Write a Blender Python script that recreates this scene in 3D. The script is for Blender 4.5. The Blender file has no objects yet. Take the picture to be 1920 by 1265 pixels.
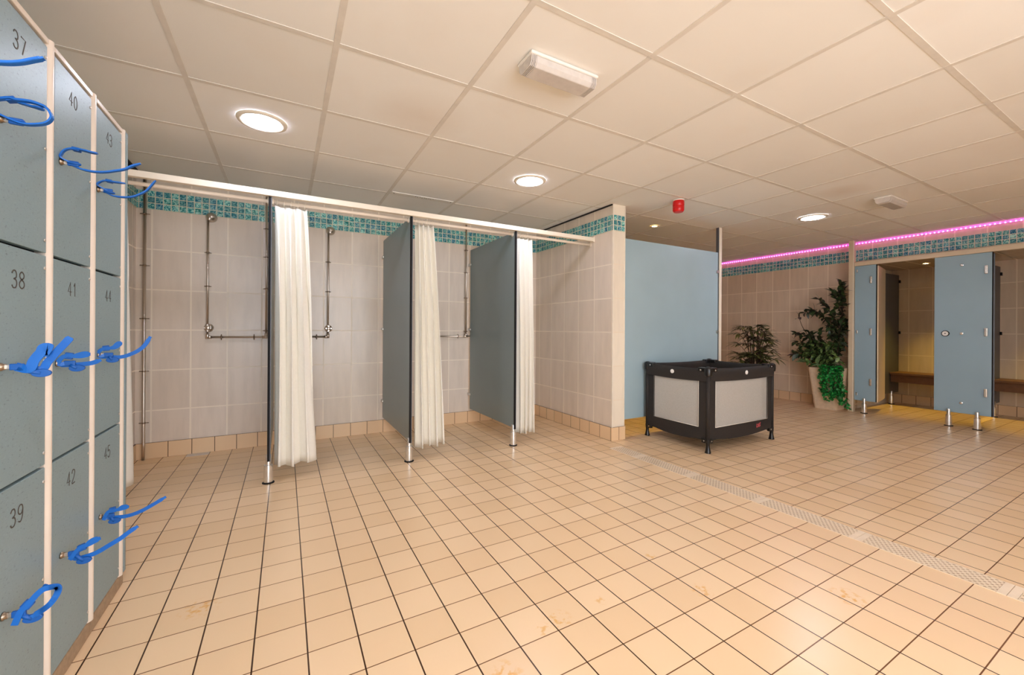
import bpy, bmesh, math, random
from mathutils import Vector, Matrix
PI = math.pi
rnd = random.Random(7)
SC = bpy.context.scene
COL = SC.collection
CEIL = 2.233          # ceiling grid level
CAMZ = 1.048

# ------------------------------------------------------------------ node helpers
def lin(c):
    f = lambda v: v / 12.92 if v <= 0.04045 else ((v + 0.055) / 1.055) ** 2.4
    return (f(c[0] / 255), f(c[1] / 255), f(c[2] / 255), 1.0)

class NT:
    def __init__(s, name):
        s.m = bpy.data.materials.new(name); s.m.use_nodes = True
        s.t = s.m.node_tree; s.t.nodes.clear()
        s.out = s.n('ShaderNodeOutputMaterial')
        s.b = s.n('ShaderNodeBsdfPrincipled')
        s.l(s.b.outputs[0], s.out.inputs[0])
    def n(s, t, **k):
        x = s.t.nodes.new(t)
        for a, v in k.items(): setattr(x, a, v)
        return x
    def l(s, a, b): s.t.links.new(a, b)
    def val(s, sock, v):
        if hasattr(v, 'node'): s.l(v, sock)
        else: sock.default_value = v
    def math(s, op, a, b=0.0, c=None):
        x = s.n('ShaderNodeMath', operation=op)
        s.val(x.inputs[0], a); s.val(x.inputs[1], b)
        if c is not None: s.val(x.inputs[2], c)
        return x.outputs[0]
    def mix(s, f, a, b):
        x = s.n('ShaderNodeMix', data_type='RGBA')
        s.val(x.inputs[0], f); s.val(x.inputs[6], a); s.val(x.inputs[7], b)
        return x.outputs[2]
    def rng(s, v, a, b, c=0.0, d=1.0):
        x = s.n('ShaderNodeMapRange')
        s.val(x.inputs[0], v)
        for i, q in zip((1, 2, 3, 4), (a, b, c, d)): s.val(x.inputs[i], q)
        return x.outputs[0]
    def noise(s, scale, vec=None, detail=2.0, rough=0.5):
        x = s.n('ShaderNodeTexNoise'); x.inputs['Scale'].default_value = scale
        x.inputs['Detail'].default_value = detail; x.inputs['Roughness'].default_value = rough
        if vec is not None: s.l(vec, x.inputs['Vector'])
        return x.outputs[0]
    def pos(s):
        return s.n('ShaderNodeNewGeometry').outputs['Position']
    def objco(s):
        return s.n('ShaderNodeTexCoord').outputs['Object']
    def vec(s, x, y, z):
        c = s.n('ShaderNodeCombineXYZ')
        for i, v in enumerate((x, y, z)): s.val(c.inputs[i], v)
        return c.outputs[0]
    def scalev(s, v, sc):
        m = s.n('ShaderNodeMapping'); s.l(v, m.inputs[0]); m.inputs['Scale'].default_value = sc
        return m.outputs[0]
    def bump(s, h, strength=0.3, dist=0.002):
        x = s.n('ShaderNodeBump'); x.inputs['Strength'].default_value = strength
        x.inputs['Distance'].default_value = dist
        s.l(h, x.inputs['Height']); s.l(x.outputs[0], s.b.inputs['Normal'])
    def set(s, col=None, rough=None, metal=None, spec=None):
        if col is not None: s.val(s.b.inputs['Base Color'], col)
        if rough is not None: s.val(s.b.inputs['Roughness'], rough)
        if metal is not None: s.b.inputs['Metallic'].default_value = metal
        if spec is not None: s.b.inputs['Specular IOR Level'].default_value = spec

def plain(name, c, rough=0.5, metal=0.0, spec=0.5, var=0.06, scale=14.0, bump=0.0, bscale=120.0):
    t = NT(name)
    co = t.objco()
    nz = t.noise(scale, co, 3)
    lo = tuple(v * (1 - var) for v in c); hi = tuple(min(255, v * (1 + var)) for v in c)
    t.set(t.mix(nz, lin(lo), lin(hi)), rough, metal, spec)
    if bump: t.bump(t.noise(bscale, co, 2), bump, 0.001)
    return t.m

def emit(name, c, strength):
    t = NT(name)
    nz = t.noise(30.0, t.objco(), 1)
    t.set(lin(c), 0.4)
    t.b.inputs['Emission Color'].default_value = lin(c)
    t.val(t.b.inputs['Emission Strength'], t.rng(nz, 0.0, 1.0, strength * 0.98, strength * 1.02))
    return t.m

def tile_nodes(t, au, av, u0, v0, su, sv, gu, gv, soft=0.0006):
    p = t.pos(); sp = t.n('ShaderNodeSeparateXYZ'); t.l(p, sp.inputs[0])
    o = {'x': sp.outputs[0], 'y': sp.outputs[1], 'z': sp.outputs[2]}
    U = t.math('DIVIDE', t.math('SUBTRACT', o[au], u0), su)
    V = t.math('DIVIDE', t.math('SUBTRACT', o[av], v0), sv)
    iu = t.math('FLOOR', U); iv = t.math('FLOOR', V)
    fu = t.math('FRACT', U); fv = t.math('FRACT', V)
    du = t.math('MULTIPLY', t.math('MINIMUM', fu, t.math('SUBTRACT', 1.0, fu)), su)
    dv = t.math('MULTIPLY', t.math('MINIMUM', fv, t.math('SUBTRACT', 1.0, fv)), sv)
    mu = t.rng(du, gu / 2, gu / 2 + soft); mv = t.rng(dv, gv / 2, gv / 2 + soft)
    wn = t.n('ShaderNodeTexWhiteNoise'); t.l(t.vec(iu, iv, 3.7), wn.inputs['Vector'])
    return p, o, iu, iv, fu, fv, mu, mv, wn.outputs['Value'], wn.outputs['Color']

# ------------------------------------------------------------------ mesh helpers
class MB:
    def __init__(s): s.v = []; s.f = []; s.smooth = []
    def add(s, vs, fs, sm=False):
        b = len(s.v); s.v += [tuple(v) for v in vs]
        s.f += [tuple(i + b for i in f) for f in fs]; s.smooth += [sm] * len(fs)
        return s
    def box(s, x0, x1, y0, y1, z0, z1):
        vs = [(x, y, z) for z in (z0, z1) for y in (y0, y1) for x in (x0, x1)]
        return s.add(vs, [(0, 2, 3, 1), (4, 5, 7, 6), (0, 1, 5, 4), (2, 6, 7, 3), (0, 4, 6, 2), (1, 3, 7, 5)])
    def obox(s, c, ax, ay, az, hx, hy, hz):
        c = Vector(c); vs = []
        for k in (-1, 1):
            for j in (-1, 1):
                for i in (-1, 1): vs.append(c + ax * (i * hx) + ay * (j * hy) + az * (k * hz))
        return s.add(vs, [(0, 2, 3, 1), (4, 5, 7, 6), (0, 1, 5, 4), (2, 6, 7, 3), (0, 4, 6, 2), (1, 3, 7, 5)])
    def prism(s, poly, z0, z1, axis='z', sm=False):
        n = len(poly)
        def P(a, b, h):
            return {'z': (a, b, h), 'y': (a, h, b), 'x': (h, a, b)}[axis]
        vs = [P(a, b, z0) for a, b in poly] + [P(a, b, z1) for a, b in poly]
        s.add(vs, [(i, (i + 1) % n, n + (i + 1) % n, n + i) for i in range(n)], sm)
        b = len(s.v) - 2 * n
        s.f += [tuple(b + i for i in reversed(range(n))), tuple(b + n + i for i in range(n))]; s.smooth += [False, False]
        return s
    def lathe(s, prof, c, axis='z', n=24, sm=True, cap=True):
        c = Vector(c); vs = []
        A = {'z': (Vector((1, 0, 0)), Vector((0, 1, 0)), Vector((0, 0, 1))), 'y': (Vector((1, 0, 0)), Vector((0, 0, 1)), Vector((0, 1, 0))),
             'x': (Vector((0, 1, 0)), Vector((0, 0, 1)), Vector((1, 0, 0)))}[axis]
        for r, h in prof:
            for i in range(n):
                t = 2 * PI * i / n
                vs.append(c + A[0] * (r * math.cos(t)) + A[1] * (r * math.sin(t)) + A[2] * h)
        fs = []
        for k in range(len(prof) - 1):
            for i in range(n):
                j = (i + 1) % n
                fs.append((k * n + i, k * n + j, (k + 1) * n + j, (k + 1) * n + i))
        s.add(vs, fs, sm)
        if cap:
            b = len(s.v) - len(vs)
            s.f += [tuple(b + i for i in reversed(range(n))), tuple(b + (len(prof) - 1) * n + i for i in range(n))]; s.smooth += [False, False]
        return s
    def tube(s, path, r, n=10, cap=True, sy=1.0):
        P = [Vector(p) for p in path]; m = len(P)
        rs = r if isinstance(r, (list, tuple)) else [r] * m
        vs = []; up = None
        for k in range(m):
            d = (P[min(k + 1, m - 1)] - P[max(k - 1, 0)]).normalized()
            if up is None:
                up = Vector((0, 0, 1)) if abs(d.z) < 0.9 else Vector((1, 0, 0))
            a = d.cross(up).normalized(); b = a.cross(d).normalized(); up = b
            for i in range(n):
                t = 2 * PI * i / n
                vs.append(P[k] + a * (rs[k] * math.cos(t)) + b * (rs[k] * sy * math.sin(t)))
        fs = [(k * n + i, k * n + (i + 1) % n, (k + 1) * n + (i + 1) % n, (k + 1) * n + i) for k in range(m - 1) for i in range(n)]
        s.add(vs, fs, True)
        if cap:
            b = len(s.v) - len(vs)
            s.f += [tuple(b + i for i in reversed(range(n))), tuple(b + (m - 1) * n + i for i in range(n))]; s.smooth += [False, False]
        return s
    def ribbon(s, path, wvecs, width, thick):
        """band of rectangular section along a path; wvecs: width direction per point"""
        P = [Vector(p) for p in path]; m = len(P); vs = []
        ws = width if isinstance(width, (list, tuple)) else [width] * m
        for k in range(m):
            d = (P[min(k + 1, m - 1)] - P[max(k - 1, 0)]).normalized()
            w = Vector(wvecs[k]); w = (w - d * w.dot(d)).normalized(); nn = d.cross(w).normalized()
            for a, b in ((-1, -1), (1, -1), (1, 1), (-1, 1)):
                vs.append(P[k] + w * (a * ws[k] / 2) + nn * (b * thick / 2))
        fs = [(k * 4 + i, k * 4 + (i + 1) % 4, (k + 1) * 4 + (i + 1) % 4, (k + 1) * 4 + i) for k in range(m - 1) for i in range(4)]
        fs += [(3, 2, 1, 0), tuple((m - 1) * 4 + i for i in range(4))]
        return s.add(vs, fs, False)
    def leaf(s, base, d, up, L, W, bend=0.25, n=4, fold=0.15):
        """one pointed leaf, midrib along d, drooping by bend"""
        base = Vector(base); d = Vector(d).normalized(); up = Vector(up)
        side = d.cross(up)
        if side.length < 1e-4: side = d.cross(Vector((1, 0, 0)))
        side.normalize(); nn = side.cross(d).normalized()
        vs = []
        for k in range(n + 1):
            t = k / n
            w = W * 0.5 * (math.sin(PI * min(1, t ** 0.8)) + 0.02)
            c = base + d * (L * t) - nn * (bend * L * t * t)
            vs += [c - side * w + nn * (fold * w), c, c + side * w + nn * (fold * w)]
        fs = []
        for k in range(n):
            b = k * 3
            fs += [(b, b + 1, b + 4, b + 3), (b + 1, b + 2, b + 5, b + 4)]
        return s.add(vs, fs, True)
    def build(s, name, mat, parent=None, bevel=0.0, seg=2, origin=None, auto=None, solid=0.0):
        me = bpy.data.meshes.new(name)
        o0 = Vector(origin) if origin is not None else Vector((0, 0, 0))
        pw = world_loc(parent) if parent is not None else Vector((0, 0, 0))
        if parent is not None and origin is None: o0 = pw
        me.from_pydata([Vector(v) - o0 for v in s.v], [], s.f)
        me.polygons.foreach_set('use_smooth', s.smooth)
        me.update()
        bm = bmesh.new(); bm.from_mesh(me); bmesh.ops.recalc_face_normals(bm, faces=bm.faces[:]); bm.to_mesh(me); bm.free()
        me.materials.append(mat)
        if auto: me.set_sharp_from_angle(angle=math.radians(auto))
        o = bpy.data.objects.new(name, me); COL.objects.link(o)
        if parent is not None:
            o.parent = parent; o.location = o0 - pw
        else: o.location = o0
        if bevel:
            b = o.modifiers.new('bevel', 'BEVEL'); b.width = bevel; b.segments = seg; b.limit_method = 'ANGLE'; b.angle_limit = math.radians(40)
        if solid:
            b = o.modifiers.new('solidify', 'SOLIDIFY'); b.thickness = solid; b.offset = 0
        return o

def world_loc(o):
    v = Vector(o.location)
    while o.parent is not None:
        o = o.parent; v += Vector(o.location)
    return v
def thing(name, label, cat, loc=(0, 0, 0), group=None):
    o = bpy.data.objects.new(name, None); COL.objects.link(o); o.location = loc
    o.empty_display_size = 0.05
    return tag(o, label, cat, group)
def tag(o, label, cat, group=None):
    o['label'] = label; o['category'] = cat
    if group: o['group'] = group
    return o
def struct(name, mb, mat, label=None, **k):
    o = mb.build(name, mat, None, **k); o['kind'] = 'structure'
    if label: o['label'] = label
    return o
def catmull(pts, sub=5):
    P = [Vector(p) for p in pts]
    if len(P) < 3: return P
    Q = [P[0] * 2 - P[1]] + P + [P[-1] * 2 - P[-2]]; out = []
    for i in range(1, len(Q) - 2):
        for k in range(sub):
            t = k / sub; a, b, c, d = Q[i - 1], Q[i], Q[i + 1], Q[i + 2]
            out.append(0.5 * ((2 * b) + (c - a) * t + (2 * a - 5 * b + 4 * c - d) * t * t + (3 * b - a - 3 * c + d) * t ** 3))
    out.append(P[-1]); return out
def copy_tree(o, dx=(0, 0, 0), parent=None):
    c = o.copy(); COL.objects.link(c); c.parent = parent
    if parent is None: c.location = Vector(o.location) + Vector(dx)
    for ch in list(o.children): copy_tree(ch, parent=c)
    return c

# ------------------------------------------------------------------ materials
FU0, FV0, FT = -0.0848, 1.4653, 0.1537
def floor_mat(name, au, av, u0, v0, su, sv, gu=0.0042, gv=0.003, stains=()):
    t = NT(name)
    p, o, iu, iv, fu, fv, mu, mv, rv, rc = tile_nodes(t, au, av, u0, v0, su, sv, gu, gv)
    n1 = t.noise(1.3, p, 4)
    c = t.mix(rv, lin((224, 191, 150)), lin((234, 204, 165)))
    c = t.mix(t.math('MULTIPLY', n1, 0.55), c, lin((230, 197, 160)))
    for (x, y, r, k) in stains:
        d = t.n('ShaderNodeVectorMath', operation='DISTANCE'); t.l(p, d.inputs[0]); d.inputs[1].default_value = (x, y, 0)
        nn = t.noise(45.0, p, 3)
        mk = t.math('MULTIPLY', t.rng(d.outputs['Value'], r, r * 0.3), t.rng(nn, 0.5, 0.62))
        c = t.mix(t.math('MULTIPLY', mk, k), c, lin((216, 152, 58)))
    m = t.math('MULTIPLY', mu, mv)
    grout = t.mix(mu, lin((62, 34, 16)), lin((104, 66, 36)))
    t.set(t.mix(m, grout, c), 0.27, 0, 0.45)
    t.bump(t.math('ADD', m, t.math('MULTIPLY', t.noise(160.0, p, 2), 0.10)), 0.35, 0.0012)
    return t.m
def wall_mat(name, au, u0, su=0.25, v0=1.99, sv=0.322, c1=(224, 209, 191), c2=(230, 216, 200), grout=(242, 229, 210)):
    t = NT(name)
    p, o, iu, iv, fu, fv, mu, mv, rv, rc = tile_nodes(t, au, 'z', u0, v0, su, sv, 0.0075, 0.006, 0.003)
    st = t.noise(1.0, t.scalev(p, (14, 14, 2.2)), 4, 0.6)
    c = t.mix(rv, lin(c1), lin(c2))
    c = t.mix(t.math('MULTIPLY', t.rng(st, 0.42, 0.75), 0.45), c, lin(tuple(v * 0.9 for v in c1)))
    m = t.math('MULTIPLY', mu, mv)
    t.set(t.mix(m, lin(grout), c), t.rng(m, 0, 1, 0.6, 0.27), 0, 0.4)
    t.bump(m, 0.25, 0.001)
    return t.m
def mosaic_mat(name, au, u0):
    t = NT(name)
    p, o, iu, iv, fu, fv, mu, mv, rv, rc = tile_nodes(t, au, 'z', u0, 1.985, 0.05, 0.05, 0.0055, 0.0055, 0.001)
    sw = t.n('ShaderNodeTexNoise'); sw.inputs['Scale'].default_value = 38.0; sw.inputs['Detail'].default_value = 3; sw.inputs['Distortion'].default_value = 2.5
    wv = t.n('ShaderNodeVectorMath', operation='ADD'); t.l(p, wv.inputs[0]); t.l(rc, wv.inputs[1]); t.l(wv.outputs[0], sw.inputs['Vector'])
    cr = t.n('ShaderNodeValToRGB'); e = cr.color_ramp.elements
    e[0].position = 0.0; e[0].color = lin((4, 96, 116)); e[1].position = 1.0; e[1].color = lin((96, 176, 160))
    for q, c in ((0.2, (6, 124, 132)), (0.42, (14, 112, 150)), (0.6, (16, 140, 128)), (0.8, (34, 156, 164))):
        x = e.new(q); x.color = lin(c)
    t.l(t.math('ADD', t.math('MULTIPLY', rv, 0.8), t.math('MULTIPLY', sw.outputs[0], 0.25)), cr.inputs[0])
    c = t.mix(t.math('MULTIPLY', t.rng(sw.outputs[0], 0.47, 0.58), t.rng(rv, 0.0, 1.0, 0.4, 1.0)), cr.outputs[0], lin((186, 240, 226)))  # pale glass swirls that also paint its glints into the colour
    c = t.mix(t.math('MULTIPLY', t.rng(sw.outputs[0], 0.47, 0.34), 0.5), c, lin((4, 62, 84)))
    m = t.math('MULTIPLY', mu, mv)
    t.set(t.mix(m, lin((214, 214, 190)), c), t.rng(m, 0, 1, 0.6, 0.1), 0, 0.7)
    t.bump(t.math('ADD', m, t.math('MULTIPLY', sw.outputs[0], 0.9)), 0.55, 0.004)
    return t.m
def ceiling_mat():
    t = NT('ceiling_tile')
    p, o, iu, iv, fu, fv, mu, mv, rv, rc = tile_nodes(t, 'x', 'y', -1.0189, 3.0473, 0.6, 0.6, 0.002, 0.002)
    c = t.mix(rv, lin((236, 233, 226)), lin((245, 243, 238)))
    n = t.noise(2.2, p, 4)
    c = t.mix(t.math('MULTIPLY', t.rng(n, 0.55, 0.8), 0.22), c, lin((230, 217, 200)))
    for (x, y, r) in ((4.149, 1.68, 0.22), (0.66, 2.25, 0.3)):
        d = t.n('ShaderNodeVectorMath', operation='DISTANCE'); t.l(p, d.inputs[0]); d.inputs[1].default_value = (x, y, CEIL)
        c = t.mix(t.math('MULTIPLY', t.rng(d.outputs['Value'], r, 0.0), t.math('MULTIPLY', n, 0.45)), c, lin((190, 150, 100)))
    t.set(c, 0.8, 0, 0.25)
    t.bump(t.noise(220.0, p, 2), 0.08, 0.001)
    return t.m
def laminate(name, c, rough=0.38, speck=0.0):
    t = NT(name); co = t.objco()
    n = t.noise(2.5, co, 3); col = t.mix(n, lin(tuple(v * 0.96 for v in c)), lin(tuple(min(255, v * 1.04) for v in c)))
    if speck:
        a = t.noise(1.0, t.scalev(co, (95, 95, 160)), 3, 0.7)
        col = t.mix(t.math('MULTIPLY', t.rng(a, 0.6, 0.72), speck), col, lin(tuple(v * 0.45 for v in c)))
        col = t.mix(t.math('MULTIPLY', t.rng(a, 0.42, 0.3), speck * 0.5), col, lin(tuple(min(255, v * 1.18) for v in c)))
    t.set(col, rough, 0, 0.45)
    return t.m
def cloth(name, c, trans=0.25):
    t = NT(name); co = t.objco()
    n = t.noise(60.0, co, 3)
    col = t.mix(n, lin(tuple(v * 0.97 for v in c)), lin(c))
    t.set(col, 0.85, 0, 0.15)
    tr = t.n('ShaderNodeBsdfTranslucent'); t.l(col, tr.inputs[0])
    mx = t.n('ShaderNodeMixShader'); mx.inputs[0].default_value = trans
    t.l(t.b.outputs[0], mx.inputs[1]); t.l(tr.outputs[0], mx.inputs[2]); t.l(mx.outputs[0], t.out.inputs[0])
    return t.m
def netting(name, c, alpha):
    t = NT(name); co = t.objco()
    n = t.noise(400.0, co, 1)
    t.set(t.mix(n, lin(tuple(v * 0.94 for v in c)), lin(c)), 0.9, 0, 0.1)
    tr = t.n('ShaderNodeBsdfTransparent')
    mx = t.n('ShaderNodeMixShader'); t.val(mx.inputs[0], t.rng(n, 0.3, 0.7, alpha - 0.05, alpha + 0.05))
    t.l(tr.outputs[0], mx.inputs[1]); t.l(t.b.outputs[0], mx.inputs[2]); t.l(mx.outputs[0], t.out.inputs[0])
    return t.m
def foliage(name, cols, rough=0.4, scale=22.0):
    t = NT(name); co = t.objco()
    cr = t.n('ShaderNodeValToRGB'); e = cr.color_ramp.elements
    e[0].position = 0.3; e[0].color = lin(cols[0]); e[1].position = 0.72; e[1].color = lin(cols[-1])
    for i, c in enumerate(cols[1:-1]): x = e.new(0.3 + 0.42 * (i + 1) / (len(cols) - 1)); x.color = lin(c)
    t.l(t.noise(scale, co, 2), cr.inputs[0])
    t.set(cr.outputs[0], rough, 0, 0.5)
    return t.m

M = {}
STAINS = [(1.474, 1.06, 0.05, 0.8), (1.948, 0.757, 0.07, 0.75), (-0.272, 1.891, 0.075, 0.6), (0.87, 1.2, 0.06, 0.6), (0.795, 1.185, 0.04, 0.6),
          (0.595, 1.089, 0.06, 0.7), (1.071, 1.21, 0.03, 0.5), (1.486, 1.335, 0.03, 0.6)]
M['floor'] = floor_mat('floor_tile', 'x', 'y', FU0, FV0, FT, FT, stains=STAINS)
M['skirt_x'] = floor_mat('skirting_tile_x', 'x', 'z', FU0 + 0.03, -0.03, FT, 0.156, 0.004, 0.002)
M['skirt_y'] = floor_mat('skirting_tile_y', 'y', 'z', FV0 + 0.05, -0.03, FT, 0.156, 0.004, 0.002)
M['skirt_col'] = floor_mat('skirting_tile_column', 'x', 'z', 2.62, -0.03, FT, 0.156, 0.004, 0.002)
M['wall_x'] = wall_mat('wall_tile_x', 'x', -0.933 - 0.25)
M['wall_y'] = wall_mat('wall_tile_y', 'y', 3.156)
M['wall_column'] = wall_mat('wall_tile_column_daylit', 'x', 2.595, 0.25, c1=(236, 224, 204), c2=(240, 229, 210), grout=(230, 214, 190))  # same wall tile, lightened to paint in the daylight on the end face
M['wall_right'] = wall_mat('wall_tile_right', 'y', 2.62, 0.25, c1=(216, 196, 172), c2=(224, 206, 184), grout=(238, 222, 200))
M['wall_plain'] = plain('painted_wall', (228, 216, 196), 0.7)
M['mos_x'] = mosaic_mat('mosaic_x', 'x', -0.963)
M['mos_y'] = mosaic_mat('mosaic_y', 'y', 2.914)
M['ceil'] = ceiling_mat()
M['grid'] = plain('ceiling_grid_paint', (222, 215, 204), 0.5)
M['dark'] = plain('dark_gap_shade', (22, 16, 12), 0.8)
M['trim_white'] = plain('white_corner_trim', (236, 226, 208), 0.4)
M['locker'] = laminate('locker_laminate', (134, 155, 160), 0.44, 0.55)
M['locker_dark'] = plain('locker_carcass', (34, 30, 28), 0.7)
M['post'] = plain('cream_plastic', (226, 213, 198), 0.3, var=0.03)
M['plinth'] = plain('plinth_stone', (160, 136, 110), 0.6, var=0.16, scale=60, bump=0.3)
M['digit'] = plain('engraved_grey', (74, 68, 60), 0.7)
M['steel'] = plain('brushed_steel', (214, 210, 204), 0.3, 1.0)
M['alu'] = plain('satin_aluminium', (232, 232, 230), 0.26, 0.9, var=0.03)
M['chrome'] = plain('chrome', (206, 194, 180), 0.3, 1.0, var=0.02)
M['chrome_dark'] = plain('dull_chrome', (150, 134, 116), 0.3, 1.0)
M['blue'] = plain('blue_plastic', (0, 96, 182), 0.5, var=0.06)
M['blue_dark'] = plain('blue_plastic_key_cover', (0, 82, 160), 0.5, var=0.06)
M['panel'] = laminate('blue_grey_laminate', (162, 186, 195), 0.35)
M['panel_dim'] = laminate('blue_laminate_shaded', (130, 145, 147), 0.35)  # the blue laminate again, darkened to paint in the low light of the showers
M['panel_cubicle'] = laminate('cubicle_laminate', (148, 174, 187), 0.35)
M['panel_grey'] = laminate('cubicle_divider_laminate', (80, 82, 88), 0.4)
M['door_cream_sheen'] = laminate('blue_laminate_cream_sheen', (232, 212, 178), 0.4)  # blue door laminate with its cream reflection put into the colour
M['edge'] = plain('black_laminate_edge', (20, 17, 17), 0.65, 0.0, 0.2)
M['rail'] = plain('cream_rail', (238, 226, 206), 0.4, var=0.02)
M['rail_dim'] = plain('aluminium_head_rail', (214, 196, 168), 0.4, var=0.03)
M['rod'] = plain('white_curtain_rod', (244, 230, 212), 0.35, var=0.02)
M['curtain'] = cloth('cream_curtain', (255, 251, 240), 0.2)
M['ring'] = plain('white_ring', (236, 226, 208), 0.4)
M['lamp'] = emit('lamp_diffuser', (229, 235, 255), 67.0)
M['spot'] = emit('halogen_lens', (255, 214, 140), 30.0)
M['lamp_ring'] = plain('lamp_ring_white', (232, 222, 204), 0.35)
M['em_cover'] = plain('clear_ribbed_cover', (206, 198, 190), 0.15, var=0.05, scale=40)
M['em_body'] = plain('white_lamp_base', (236, 230, 220), 0.4)
M['red'] = plain('red_plastic', (206, 20, 22), 0.3, var=0.1)
M['led'] = emit('pink_led', (255, 84, 224), 17.0)
M['led_tape'] = plain('white_led_tape', (230, 200, 220), 0.5)
M['grate'] = None
M['cot_black'] = plain('black_canvas', (38, 33, 30), 0.75, var=0.2, scale=90, bump=0.15, bscale=500)
M['cot_plastic'] = plain('black_plastic', (16, 15, 15), 0.3)
M['net'] = netting('white_mesh_net', (224, 220, 212), 0.40)
M['net_edge'] = plain('white_binding', (232, 224, 212), 0.7)
M['mattress'] = plain('grey_play_mat', (160, 155, 148), 0.8)
M['badge'] = plain('white_badge', (240, 238, 234), 0.3)
M['emblem'] = plain('pink_red_lettering', (224, 96, 104), 0.6, var=0.15, scale=200)
M['pot'] = plain('cream_stone_pot', (226, 204, 176), 0.7, var=0.08, scale=30, bump=0.3, bscale=160)
M['soil'] = plain('dark_soil', (40, 28, 18), 0.95, var=0.3, scale=60)
M['bark'] = plain('brown_bark', (62, 42, 26), 0.85, var=0.25, scale=50)
M['ficus'] = foliage('ficus_leaf', [(24, 20, 16), (44, 46, 26), (40, 66, 34), (74, 92, 44)])
M['mixed'] = foliage('mixed_leaf', [(30, 46, 24), (58, 88, 40), (110, 136, 74), (150, 168, 110)], 0.3, 30)
M['ivy'] = foliage('ivy_leaf', [(8, 66, 24), (14, 112, 44), (40, 158, 70), (96, 200, 100)], 0.3, 40)
M['palm'] = foliage('palm_leaf', [(52, 48, 24), (88, 92, 44), (126, 128, 70)], 0.45, 18)
M['bench'] = plain('dark_bench_wood', (104, 70, 44), 0.5, var=0.15, scale=20)
def grate_mat():
    t = NT('perforated_grate')
    p, o, iu, iv, fu, fv, mu, mv, rv, rc = tile_nodes(t, 'x', 'y', 2.508, 0.0, 0.0162, 0.021, 0.001, 0.001)
    sp = t.math('MODULO', t.math('ABSOLUTE', iu), 2.0)
    fv2 = t.math('FRACT', t.math('ADD', fv, t.math('MULTIPLY', sp, 0.5)))
    dx = t.math('MULTIPLY', t.math('SUBTRACT', fu, 0.5), 0.0162); dy = t.math('MULTIPLY', t.math('SUBTRACT', fv2, 0.5), 0.021)
    d = t.math('SQRT', t.math('ADD', t.math('MULTIPLY', dx, dx), t.math('MULTIPLY', t.math('MULTIPLY', dy, dy), 0.55)))
    hole = t.rng(d, 0.0044, 0.0036)
    c = t.mix(t.noise(12.0, p, 3), lin((214, 192, 162)), lin((232, 214, 188)))
    t.set(t.mix(hole, c, lin((158, 128, 100))), 0.45, 0, 0.4)
    t.bump(t.math('SUBTRACT', 1.0, hole), 0.5, 0.002)
    return t.m
M['grate'] = grate_mat()
M['grate_plain'] = plain('grate_joint', (228, 208, 182), 0.45)

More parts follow.
